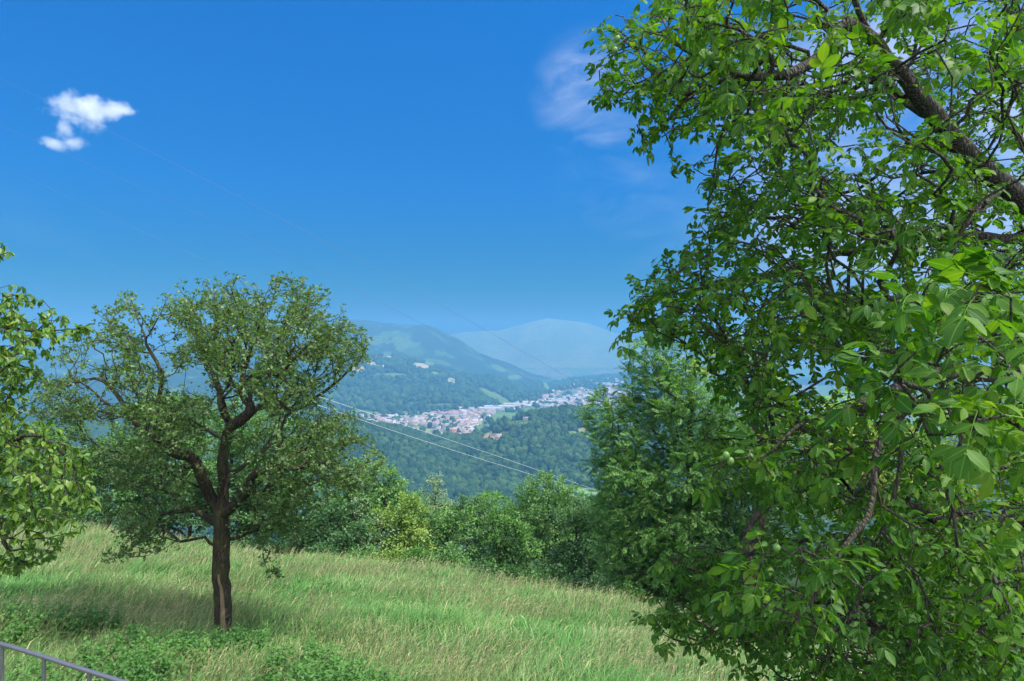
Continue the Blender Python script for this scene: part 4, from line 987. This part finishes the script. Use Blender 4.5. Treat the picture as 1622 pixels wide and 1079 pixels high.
tot = 0
WT = [
 # name, label, px, top, Y, lobes, kind, seed, options
 ('ash_tree', 'tall feathery tree right of the gap over the valley, partly behind the walnut', 1085, 525, 24, [(1035, 585, 40, 42), (1075, 560, 36, 30), (1000, 640, 38, 34), (1070, 640, 70, 60), (965, 660, 34, 30), (985, 700, 52, 34), (1010, 760, 62, 55), (1110, 720, 80, 100), (1040, 820, 85, 80), (1120, 850, 90, 100), (985, 850, 42, 66), (1060, 920, 80, 60)], 'ash', 101, dict(leaf=.30, per=15, pinnate=True, spacing=.40, dens=1.4, rtrunk=.25)),
 ('round_tree', 'tall round tree with a visible forked trunk, highest in the gap below the valley field', 872, 762, 36, [(868, 808, 50, 46), (845, 850, 36, 40), (900, 860, 36, 40), (868, 890, 40, 50)], 'mid', 102, dict(per=15, spacing=.38)),
 ('dark_tree', 'dark dense tree just left of the tall feathery tree', 918, 800, 29, [(922, 850, 44, 50), (925, 905, 50, 50), (895, 890, 40, 40), (940, 830, 26, 32)], 'dark', 103, dict(per=15)),
 ('slender_tree', 'pale sparse tree with thin see through crown standing above its neighbours', 681, 768, 44, [(682, 798, 27, 32), (680, 835, 20, 30)], 'pale', 104, dict(per=26, spacing=.3, leaf=.11, dens=1.2)),
 ('yellow_tree', 'yellow green tree in front of the pale sparse one', 637, 796, 30, [(637, 832, 33, 38), (620, 870, 34, 34), (655, 868, 30, 34)], 'yellow', 105, dict(per=15)),
 ('bushy_tree', 'mid green bushy tree right of the yellow green one', 722, 805, 31, [(715, 845, 44, 40), (690, 880, 42, 34), (742, 870, 36, 44)], 'mid', 106, dict(per=15)),
 ('bushy_tree', 'upright green tree between the bushy tree and the round tree', 800, 812, 31, [(800, 850, 32, 40), (790, 890, 36, 36), (825, 880, 28, 40)], 'ash', 107, dict(per=15)),
 ('bushy_tree', 'dark tree peeping between bushy and upright tree', 762, 800, 38, [(760, 835, 28, 36), (765, 880, 34, 40)], 'dark', 108, dict(per=15)),
 ('leaning_tree', 'lush green tree whose side shows right of the old fruit tree', 585, 742, 33, [(590, 790, 46, 46), (575, 840, 50, 46), (550, 800, 40, 50)], 'mid', 109, dict(per=15)),
 ('bare_twig_tree', 'thinly leaved grey twigged tree right of the old fruit tree', 575, 775, 29, [(575, 815, 36, 36), (600, 850, 26, 30)], 'pale', 110, dict(per=10, spacing=.35, leaf=.10)),
 ('dark_tree', 'dark wide tree low behind the right side of the fruit tree', 530, 800, 28, [(530, 845, 46, 40), (500, 865, 40, 30), (565, 865, 40, 34)], 'dark', 111, dict(per=15)),
 ('lush_tree', 'bright green tree seen through the middle of the fruit tree', 380, 640, 34, [(380, 700, 62, 56), (350, 760, 66, 60), (425, 740, 60, 60), (400, 810, 66, 50)], 'mid', 112, dict(per=14, spacing=.42)),
 ('lush_tree', 'bright leafy tree seen through the left of the fruit tree', 265, 640, 38, [(265, 690, 62, 50), (235, 740, 60, 54), (300, 760, 56, 56), (250, 800, 60, 40)], 'mid', 113, dict(per=14, spacing=.44)),
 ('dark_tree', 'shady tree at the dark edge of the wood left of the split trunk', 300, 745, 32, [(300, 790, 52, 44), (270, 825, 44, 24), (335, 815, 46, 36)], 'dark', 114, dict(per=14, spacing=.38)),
 ('lush_tree', 'green tree between the cherry and the fruit tree', 165, 690, 36, [(165, 735, 50, 46), (135, 775, 46, 40), (190, 790, 48, 40)], 'ash', 115, dict(per=14, spacing=.42)),
 ('lush_tree', 'green tree half hidden by the cherry leaves', 65, 690, 37, [(70, 735, 60, 46), (20, 760, 60, 50), (95, 790, 50, 40)], 'mid', 116, dict(per=14, spacing=.42)),
 ('dark_tree', 'dark tree at the edge of the wood below the fruit tree limbs', 470, 770, 30, [(465, 810, 50, 44), (440, 850, 46, 30), (490, 850, 40, 28)], 'dark', 117, dict(per=14)),
 ('small_tree', 'small dark stemmed tree at the meadow edge left of the fruit tree', 163, 800, 31, [(165, 812, 26, 18), (180, 800, 20, 16)], 'dark', 118, dict(per=12, spacing=.4)),
 ('conifer_tree', 'dark pointed conifer tip rising above the bushy trees', 733, 784, 50, [(733, 800, 7, 15), (733, 820, 14, 16), (733, 845, 20, 22)], 'dark', 119, dict(per=16, leaf=.14, spacing=.4, droop=.5, dens=4)),
 ('far_tree', 'mid green tree filling the row right of the sparse tree', 770, 795, 52, [(770, 825, 44, 32), (720, 835, 40, 30), (810, 830, 36, 30)], 'ash', 120, dict(per=13, spacing=.46, leaf=.16)),
 ('far_tree', 'hazy green tree behind the yellow green one', 640, 790, 55, [(650, 830, 50, 36), (610, 830, 46, 40), (690, 845, 40, 30)], 'ash', 121, dict(per=13, spacing=.46, leaf=.16)),
 ('far_tree', 'green tree behind the dark dense tree left of the feathery tree', 945, 790, 48, [(940, 830, 46, 34), (900, 840, 46, 34), (975, 850, 40, 50)], 'mid', 122, dict(per=13, spacing=.46, leaf=.16)),
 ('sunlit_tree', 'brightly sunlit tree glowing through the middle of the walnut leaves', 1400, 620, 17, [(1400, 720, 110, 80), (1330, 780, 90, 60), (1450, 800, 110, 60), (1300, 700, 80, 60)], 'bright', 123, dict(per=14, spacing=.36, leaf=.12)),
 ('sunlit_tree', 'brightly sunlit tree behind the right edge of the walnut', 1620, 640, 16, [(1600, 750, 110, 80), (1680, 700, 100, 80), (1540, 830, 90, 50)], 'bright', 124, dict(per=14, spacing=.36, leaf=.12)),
 ('dark_tree', 'dark tree behind the lower right of the feathery tree', 1190, 690, 22, [(1190, 760, 70, 70), (1230, 840, 70, 70), (1180, 880, 60, 60)], 'dark', 125, dict(per=14, spacing=.45)),
 ('lime_tree', 'yellow green tree top between the feathery tree and the walnut', 1180, 540, 20, [(1170, 600, 60, 50), (1210, 660, 60, 60)], 'yellow', 126, dict(per=12, spacing=.42)),
]
for (nm, lb, px, top, Y, lobes, kind, seed, opt) in WT:
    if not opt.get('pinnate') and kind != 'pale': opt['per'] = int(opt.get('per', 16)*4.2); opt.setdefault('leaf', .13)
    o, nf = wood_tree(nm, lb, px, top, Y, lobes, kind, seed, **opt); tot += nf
print('wood leaves', tot)

# ---- low bushes along the edge of the meadow
def bush(label, px, Y, rx, ry, kind, seed, leaf=.10):
    rng = np.random.RandomState(seed); x = (px-811)/F*Y; z = ground_at(x, Y); root = empty('bush', (x, Y, z), label, 'bush', 'bushes along the meadow edge')
    k = Y/F; s = Skel(8000); s.limb([np.array([x, Y, z-.1]), np.array([x, Y, z+ry*k*.5])], rng, .3)
    n = 90; d = rng.randn(n, 3); d /= np.linalg.norm(d, axis=1)[:, None]; d[:, 2] = np.abs(d[:, 2]); r = rng.rand(n)**.5*(1+.5*(fbm(d[:, 0]*2+seed, d[:, 1]*2, 2)-.5))
    T = np.array([x, Y, z+.1])+d*r[:, None]*np.array([rx*k, rx*k*.8, ry*k*1.3]); s.connect(T, rng, alpha=.2, seg=.25, jit=.1); s.radii(.006, .05)
    V, Fq = s.mesh_arrays(4); mesh('stem', V, [Fq], m_bark_dark, root)
    per = 70; pos = np.repeat(s.p[np.array(s.tips)], per, 0); m = len(pos); off = rng.randn(m, 3)*.13; pos = pos+off
    V, Fa, _ = leaves_from([(LEAF_V, LEAF_F)], pos, off*3+rng.randn(m, 3)*.4, rng.randn(m, 3)*.4+np.array([0, 0, 1.]), rng.uniform(.7, 1.3, m)*leaf, rng)
    mesh('foliage', V, [Fa], m_tree[kind], root)
for k, (px, Y, rx, ry, kind, lb) in enumerate([
    (388, 29.5, 60, 40, 'dark', 'tall dark bush in the shade right of the split trunk'), (470, 28.5, 55, 34, 'mid', 'green bush behind the lowest right boughs of the fruit tree'),
    (420, 26.3, 40, 22, 'dark', 'dark low bush at the meadow edge below the fruit tree'), (505, 25.5, 42, 26, 'dark', 'dark bush at the edge of the grass under the wood'),
    (575, 25, 36, 30, 'mid', 'green bush below the thin grey tree'), (625, 24.6, 34, 28, 'yellow', 'yellow green bush at the foot of the yellow green tree'), (668, 24.3, 32, 30, 'ash', 'soft green bush at the edge of the grass'),
    (715, 24, 34, 30, 'mid', 'rounded bush below the bushy tree'), (765, 23.4, 36, 28, 'dark', 'dark bush beyond the tall lone weed'), (810, 22.8, 36, 32, 'mid', 'bramble bush where the meadow edge turns down'),
    (855, 22, 36, 30, 'ash', 'bush below the round tree'), (900, 21.4, 36, 34, 'dark', 'dark bush below the dark dense tree'), (945, 20.8, 34, 30, 'dark', 'dark bush left of the feathery tree foot'),
    (1000, 20.2, 44, 40, 'ash', 'bush at the foot of the feathery tree'), (1060, 18.5, 50, 40, 'dark', 'dark bush right of the feathery tree foot'), (1120, 17.2, 50, 40, 'dark', 'dark bush behind the lowest walnut twigs'), (335, 28, 36, 22, 'dark', 'dark bush in the shade left of the split trunk'), (70, 32.5, 60, 24, 'dark', 'dark bush at the far meadow edge behind the cherry leaves'), (140, 32, 50, 24, 'dark', 'dark bush behind the small dark stemmed tree'), (205, 31, 50, 26, 'dark', 'dark bush in the wood edge left of the brown patch of soil'), (300, 33, 60, 34, 'dark', 'tall dark bush at the wood edge behind the lowest left boughs'), (262, 31.5, 50, 26, 'dark', 'dark bush right behind the brown patch of soil')]):
    bush(lb, px, Y+1.2, rx, ry, kind, 300+k)

# ------------------------------------------------------------------ grass
def grass_mat(name, green, straw, nscale, amount, trans=.3, lo=.42, hi=.62):
    m, b = new_mat(name); g = b.n('ShaderNodeNewGeometry'); tcn = b.n('ShaderNodeTexCoord')
    nz = b.n('ShaderNodeTexNoise', i_Scale=nscale, i_Detail=4.0, i_Roughness=.6); b.l(tcn.outputs['Object'], nz.inputs['Vector'])
    n2 = b.n('ShaderNodeTexNoise', i_Scale=nscale*4, i_Detail=2.0); b.l(tcn.outputs['Object'], n2.inputs['Vector'])
    gcol = b.ramp(b.math('ADD', b.math('MULTIPLY', g.outputs['Random Per Island'], .5), b.math('MULTIPLY', n2.outputs[0], .5)), [(.15, green[0]), (.5, green[1]), (.85, green[2])])
    mr = b.n('ShaderNodeMapRange'); mr.inputs['From Min'].default_value = lo; mr.inputs['From Max'].default_value = hi; b.l(nz.outputs[0], mr.inputs['Value'])
    f = b.math('MULTIPLY', mr.outputs[0], amount); rnd = b.math('GREATER_THAN', f, b.math('FRACT', b.math('MULTIPLY', g.outputs['Random Per Island'], 17.3)))
    c = b.mix(rnd, gcol, b.ramp(b.math('FRACT', b.math('MULTIPLY', g.outputs['Random Per Island'], 5.7)), [(0, straw[0]), (1, straw[1])]))
    df = b.n('ShaderNodeBsdfPrincipled', i_Roughness=.6); df.inputs['Specular IOR Level'].default_value = .25; b.l(c, df.inputs['Base Color'])
    tr = b.n('ShaderNodeBsdfTranslucent'); b.l(c, tr.inputs[0]); mx = b.n('ShaderNodeMixShader', i_Fac=trans); b.l(df.outputs[0], mx.inputs[1]); b.l(tr.outputs[0], mx.inputs[2])
    o = b.n('ShaderNodeOutputMaterial'); b.l(mx.outputs[0], o.inputs[0]); return m

def meadow_pts(n, rng, px0=-170, px1=1420, y0=8.0, y1=31.0, power=1.0):
    out = []; tot_ = 0
    while tot_ < n:
        Y = (y0**power+rng.rand(n)*(y1**power-y0**power))**(1/power); px = rng.uniform(px0, px1, n); x = (px-811)/F*Y
        k = Y < np.interp(x, CX, CY)+1.8; out.append(np.stack([x[k], Y[k]], 1)); tot_ += k.sum()
    p = np.concatenate(out)[:n]; return np.column_stack([p, z_near(p[:, 0], p[:, 1])])

def blades(name, label, n, seed, mat, l0, l1, wbase, lean, pts=None, power=1.0):
    rng = np.random.RandomState(seed); p = meadow_pts(n, rng, power=power) if pts is None else pts; n = len(p)
    hn = fbm(p[:, 0]*.8+3, p[:, 1]*.8, 3); L = rng.uniform(l0, l1, n)*(.65+.8*hn)
    a = rng.rand(n)*6.283; wind = np.array([.85, .2, 0]); swirl = fbm(p[:, 0]*.5+20, p[:, 1]*.5, 2)[:, None]
    ld = np.stack([np.cos(a), np.sin(a), 0*a], 1)*lean*1.05+wind*lean*(.1+1.1*swirl)
    ld *= rng.uniform(.3, 1.3, (n, 1)); up = np.array([0, 0, 1.])
    side = np.stack([np.sin(a), -np.cos(a), 0*a], 1); side[:, 1] *= .35; side /= np.linalg.norm(side, axis=1)[:, None]
    wd = wbase*(.7+.6*rng.rand(n))*(.6+p[:, 1]/22)
    b0 = p-np.array([0, 0, .03]); m1 = p+(up*.55+ld*.25)*L[:, None]; m2 = p+(up*.85+ld*.62)*L[:, None]; tp = p+(up*(1.0-.15*np.linalg.norm(ld, axis=1))[:, None]+ld*1.05)*L[:, None]
    w_ = (side*wd[:, None]); V = np.stack([b0-w_*.8, b0+w_*.8, m1-w_, m1+w_, m2-w_*.7, m2+w_*.7, tp], 1).reshape(-1, 3)
    o7 = np.arange(n)[:, None]*7; q = np.concatenate([o7+np.array([[0, 1, 3, 2]]), o7+np.array([[2, 3, 5, 4]])]); t = o7+np.array([[4, 5, 6]])
    return tagit(mesh(name, V, [q, t], mat), label, 'grass', kind='stuff')

m_grass = grass_mat('meadow_grass', [(.036, .125, .026), (.085, .222, .050), (.16, .33, .10)], [(.27, .34, .11), (.38, .42, .17)], .22, .25, lo=.50, hi=.62)
m_grass2 = grass_mat('fine_grass', [(.065, .20, .040), (.125, .30, .070), (.22, .40, .14)], [(.32, .38, .15), (.46, .48, .24)], .30, .50, lo=.48, hi=.61)
blades('grass', 'long green meadow grass bent by the wind', 330000, 501, m_grass, .22, .46, .006, .55)
blades('fine_grass', 'fine pale grass rising above the meadow', 120000, 502, m_grass2, .35, .62, .0032, .60)

blades('broad_grass', 'broad bladed grass tufts in the meadow', 12000, 503, grass_mat('broad_grass', [(.05, .16, .03), (.10, .25, .05), (.17, .34, .10)], [(.40, .40, .18), (.52, .48, .26)], .5, .3), .30, .62, .0095, .75)

def seedheads(name, label, n, seed, mat, patch=.5, size=(.45, .75), edge=False, head=.12):
    rng = np.random.RandomState(seed); p = meadow_pts(n*3, rng, y0=9)
    nz_ = fbm(p[:, 0]*.42+7, p[:, 1]*.42+2, 3); e = np.interp(p[:, 0], CX, CY)-p[:, 1]
    k = rng.rand(len(p)) < sstep(patch-.06, patch+.12, nz_)+(.9*np.exp(-np.maximum(e, 0)/1.6) if edge else 0)
    p = p[k][:n]; n = len(p); L = rng.uniform(*size, n)
    wind = np.array([.42, .08, 0]); ld = rng.randn(n, 3)*np.array([.16, .16, 0])+wind*rng.uniform(.2, 1.0, (n, 1)); up = np.array([0, 0, 1.])
    top = p+(up+ld)*L[:, None]; mid = p+(up*.6+ld*.35)*L[:, None]; side = np.array([1., .2, 0])*.0022*(p[:, 1:2]/12)
    hv = head*rng.uniform(.7, 1.2, (n, 1)); dirn = (top-mid)/np.linalg.norm(top-mid, axis=1)[:, None]; droop = np.array([.5, 0, -.5])*hv*.5
    hw = np.array([1., 0, 0])*hv*.085; hw2 = np.array([0, 1., .0])*hv*.085
    hm = top+dirn*hv*.45; he = top+dirn*hv+droop
    V = np.stack([p-side, p+side, mid+side, mid-side, top+side, top-side, top, hm-hw, he, hm+hw, top, hm-hw2, he, hm+hw2], 1).reshape(-1, 3)
    o = np.arange(n)[:, None]*14; q = np.concatenate([o+np.array([[0, 1, 2, 3]]), o+np.array([[3, 2, 4, 5]]), o+np.array([[6, 7, 8, 9]]), o+np.array([[10, 11, 12, 13]])])
    return tagit(mesh(name, V, [q], mat), label, 'grass', kind='stuff')
m_straw = leaf_mat('straw_heads', [(.42, .44, .20), (.54, .52, .27), (.64, .58, .36)], trans=.3, tcol=(1.1, 1.05, .8), rough=.8, nscale=.4)
seedheads('grass_seed_heads', 'pale straw coloured seed heads over the meadow', 9000, 511, m_straw, edge=True)
m_gseed = leaf_mat('green_heads', [(.20, .24, .10), (.28, .30, .15), (.36, .34, .20)], trans=.3, tcol=(1.1, 1.1, .7), rough=.8, nscale=.4)
seedheads('green_seed_heads', 'greenish seed heads among the meadow grass', 12000, 512, m_gseed, patch=.42, head=.10)

# nettles and leafy weeds in front, left of the middle
def weeds():
    rng = np.random.RandomState(531); n = 1900; px = rng.uniform(-60, 640, n*3); Y = rng.uniform(9.2, 13.4, n*3)
    x = (px-811)/F*Y; dn = fbm(x*.7+5, Y*.7, 2); k = (dn > .40) & (Y < 12.3+.6*np.sin(px/60)+(px < 200)*.6) & (px < 380+(13-Y)*80)
    x, Y = x[k][:n], Y[k][:n]; z = z_near(x, Y); n = len(x); pos = []; f = []; SV = []; SF = []; off = 0; sz = []
    for i in range(n):
        h = rng.uniform(.40, .85); lean = rng.randn(2)*.08
        pts = [np.array([x[i]+lean[0]*t, Y[i]+lean[1]*t, z[i]+h*t]) for t in (0, .5, 1)]; v, q = tube(pts, [.006, .004, .002], 3); SV.append(v); SF.append(q+off); off += len(v)
        a = rng.rand()*3
        for j in range(9):
            t = .25+.75*j/8; c = pts[0]*(1-t)+pts[2]*t; a += 1.57; 
            for s_ in (0, math.pi):
                pos.append(c); f.append((math.cos(a+s_), math.sin(a+s_), .1-.6*rng.rand())); sz.append(.12*(1.15-.6*t)*rng.uniform(.8, 1.2))
    pos = np.array(pos); f = np.array(f); m = len(pos); V, Fa = instance(LEAF_V*np.array([1.1, 1, 1.5]), LEAF_F, pos, f, rng.randn(m, 3)*.25+np.array([0, 0, 1.]), np.array(sz))
    SV = np.concatenate(SV); SF = np.concatenate(SF)
    tagit(mesh('nettles', np.vstack([V, SV]), [np.vstack([Fa[0], SF+len(V)])], leaf_mat('nettle_leaves', [(.035, .12, .022), (.075, .19, .040), (.13, .27, .065)], trans=.3, nscale=.8)), 'patch of leafy nettles in the grass near the railing', 'weeds', kind='stuff')
weeds()
def herbs():
    rng = np.random.RandomState(545); p = meadow_pts(420, rng, y0=10.5); pos = []; f = []; sz = []; SV = []; SF = []; off = 0
    for q in p:
        h = rng.uniform(.35, .7); lean = rng.randn(2)*.1; top = q+np.array([lean[0], lean[1], h]); v, fa = tube([q, (q+top)/2+np.array([0, 0, .03]), top], [.006, .005, .003], 3); SV.append(v); SF.append(fa+off); off += len(v)
        for j in range(rng.randint(10, 26)):
            t = rng.uniform(.3, 1.0); a = rng.rand()*6.28; pos.append(q*(1-t)+top*t); f.append((math.cos(a), math.sin(a), rng.uniform(-.3, .7))); sz.append(rng.uniform(.05, .11)*(1.3-.7*t))
    pos = np.array(pos); m = len(pos); V, Fa = instance(LEAF_V*np.array([.8, 1, 1]), LEAF_F, pos, np.array(f), rng.randn(m, 3)*.3+np.array([0, 0, 1.]), np.array(sz)); SV = np.concatenate(SV); SF = np.concatenate(SF)
    tagit(mesh('meadow_herbs', np.vstack([V, SV]), [np.vstack([Fa[0], SF+len(V)])], leaf_mat('herb_leaves', [(.04, .12, .03), (.08, .19, .045), (.16, .26, .07), (.28, .20, .10)], trans=.3, nscale=.3, namt=.3)), 'leafy herbs scattered through the meadow grass', 'herbs', kind='stuff')
herbs()
# single tall weeds
def tall_weed(label, px, py, Y, h, seed, w_=.08):
    rng = np.random.RandomState(seed); b_ = P(px, py, Y); b_[2] = g_near(b_[0], b_[1]); root = empty('tall_weed', b_, label, 'weed', 'tall single weeds in the meadow')
    tv, tf = tube([b_, b_+np.array([.02, 0, h*.5]), b_+np.array([0, 0, h])], [.008, .006, .003], 5); mesh('stem', tv, [tf], m_tree['mid'], root)
    n = 90; t = rng.rand(n)**.7; a = rng.rand(n)*6.28; pos = b_+np.stack([0*t, 0*t, h*(.15+.85*t)], 1); f = np.stack([np.cos(a), np.sin(a), .9+0*a], 1)
    V, Fa = instance(LEAF_V*np.array([.6, 1, 1]), LEAF_F, pos, f, rng.randn(n, 3)*.3+np.array([0, 0, 1.]), w_*(1.25-.8*t)); mesh('leaves', V, Fa, m_tree['yellow'], root)
tall_weed('upright weed just right of the split trunk', 388, 998, 13.6, .85, 1, .09)
tall_weed('slender weed in the middle of the meadow before the wood', 776, 955, 18.5, .8, 2, .1)
tall_weed('dark spiky weed at the bottom of the meadow left of the walnut', 940, 1085, 11.5, .75, 3, .06)
tall_weed('leafy weed on the left slope of the meadow behind the nettles', 140, 985, 13.6, .7, 4, .09)

# ------------------------------------------------------------------ railing
m_steel = plain_mat('galvanised_steel', (.20, .20, .235), rough=.45, metal=.7, var=.2, scale=30)
m_rust = plain_mat('rusty_weld', (.24, .12, .08), rough=.9, var=.3, scale=60)
A = P(0, 1020, 2.2); B = P(185, 1079, 1.966); dirv = (B-A)/np.linalg.norm(B-A); 
dirv[2] = 0; dirv /= np.linalg.norm(dirv); B = A+dirv*.56
root = empty('railing', (float(A[0]), float(A[1]), -2.0), 'grey metal railing with thin bars in the bottom left corner', 'railing')
pts = [A+dirv*t+np.array([0, 0, .0012*math.sin(t*9)]) for t in np.linspace(-1.6, 1.7, 34)]
v, f_ = tube(pts, .0068, 10); mesh('top_rail', v, [f_], m_steel, root)
v, f_ = tube([p-np.array([0, 0, .92]) for p in pts], .0085, 10); mesh('bottom_rail', v, [f_], m_steel, root)
v0, f0 = ico(2)
sp = .215
for k in range(-7, 9):
    t = .012+k*sp; top = A+dirv*t; v, f_ = tube([top-np.array([0, 0, .93]), top], .0062, 8); b_ = mesh('bar', v, [f_], m_steel, root)
    mesh('weld', v0*np.array([.011, .011, .010])+top+np.array([0, 0, .002]), [f0], m_rust, b_)

# ------------------------------------------------------------------ power cables crossing the view
m_cable = plain_mat('cable_aluminium', (.62, .63, .65), rough=.5, metal=.3); m_cableg = plain_mat('cable_weathered', (.13, .14, .16), rough=.7); m_cabled = plain_mat('cable_dark', (.10, .11, .13), rough=.6)
def cable(label, pts, Y0, Y1, mat, r=.03):
    pts = [np.array(p, float) for p in pts]; x0, x1 = pts[0][0], pts[-1][0]
    xs_ = np.linspace(x0, x1, 40); ys_ = np.interp(xs_, [p[0] for p in pts], [p[1] for p in pts])
    co = np.polyfit([p[0] for p in pts], [p[1] for p in pts], min(2, len(pts)-1)); ys_ = np.polyval(co, xs_)
    t = (xs_-x0)/(x1-x0); Y = 1/((1-t)/Y0+t/Y1); v, f_ = tube([P(a, b_, c) for a, b_, c in zip(xs_, ys_, Y)], r, 5)
    tagit(mesh('power_cable', v, [f_], mat), label, 'power cable', 'power cables over the valley')
cable('dark cable sloping over the top of the fruit tree to the middle of town', [(-60, 175), (200, 285), (431, 392), (508, 435), (600, 480), (687, 525), (760, 561), (869, 617), (960, 668)], 210, 125, m_cabled, .024)
cable('dark cable highest of all, sloping over the far mountain', [(-60, 95), (200, 225), (564, 408), (647, 454), (687, 480), (808, 545), (945, 624), (1010, 664)], 210, 120, m_cabled, .026)
cable('pale cable over the fields of the far hill ending at the knoll', [(-60, 235), (64, 291), (292, 398), (372, 438), (581, 535), (732, 603), (825, 645), (965, 713), (1010, 737)], 230, 120, m_cableg, .019)
cable('pale cable sloping over the forested hill towards the town', [(-60, 322), (56, 369), (200, 428), (265, 454), (554, 574), (725, 643), (801, 675), (965, 737), (1010, 755)], 230, 120, m_cableg, .019)
cable('upper one of the two bright twin cables in front of the near ridge', [(480, 620), (554, 646), (780, 720), (945, 777), (1010, 800)], 75, 115, m_cable, .018)
cable('lower one of the two bright twin cables in front of the near ridge', [(480, 634), (550, 658), (746, 723), (945, 782), (1010, 801)], 75, 115, m_cable, .018)

# ------------------------------------------------------------------ the small cloud in the upper left
def cloud():
    Y = 5200.0; rng = np.random.RandomState(5); k = Y/F
    m, b = new_mat('cloud_vapour'); tcn = b.n('ShaderNodeTexCoord')
    nz = b.n('ShaderNodeTexNoise', i_Scale=.0075, i_Detail=6.0, i_Roughness=.62); b.l(tcn.outputs['Object'], nz.inputs['Vector'])
    dens = None
    for (px, py, rx, ry) in [(112, 172, 34, 24), (135, 168, 34, 26), (150, 188, 22, 24), (178, 174, 26, 18), (200, 178, 16, 8), (98, 205, 16, 26), (92, 228, 26, 10), (110, 226, 22, 9)]:
        c = P(px, py, Y)-P(135, 190, Y)
        vm = b.n('ShaderNodeVectorMath', operation='SUBTRACT'); b.l(tcn.outputs['Object'], vm.inputs[0]); vm.inputs[1].default_value = c
        v2 = b.n('ShaderNodeVectorMath', operation='DIVIDE'); b.l(vm.outputs[0], v2.inputs[0]); v2.inputs[1].default_value = (rx*k, rx*k*.8, ry*k)
        ln = b.n('ShaderNodeVectorMath', operation='LENGTH'); b.l(v2.outputs[0], ln.inputs[0])
        d = b.math('SUBTRACT', 1.0, ln.outputs['Value']); dens = d if dens is None else b.math('MAXIMUM', dens, d)
    dd = b.math('ADD', dens, b.math('MULTIPLY', b.math('SUBTRACT', nz.outputs[0], .53), 3.0))
    dd = b.math('MULTIPLY', b.math('MULTIPLY', dd, .75, True), .013)
    vs = b.n('ShaderNodeVolumePrincipled', i_Anisotropy=-.25); vs.inputs['Color'].default_value = (1, 1, 1, 1); b.l(dd, vs.inputs['Density'])
    o = b.n('ShaderNodeOutputMaterial'); b.l(vs.outputs[0], o.inputs['Volume'])
    v0, f0 = ico(2); c = P(135, 190, Y)
    ob = mesh('cloud', v0*np.array([110*k, 50*k, 68*k])*1.02, [f0], m); ob.location = c
    tagit(ob, 'small white fluffy cloud alone in the blue sky at the upper left', 'cloud')
cloud()

# ------------------------------------------------------------------ air
HAZE = 2.3e-4
m, b = new_mat('hazy_air'); pv = b.n('ShaderNodeVolumePrincipled', i_Density=HAZE, i_Anisotropy=0.0); pv.inputs['Color'].default_value = (.135, .375, .66, 1)
o = b.n('ShaderNodeOutputMaterial'); b.l(pv.outputs[0], o.inputs['Volume'])
v, f_ = box((0, 4300, -60), (24000, 12200, 680)); ob = mesh('haze', v, [f_], m, smooth=False); tagit(ob, kind='stuff')
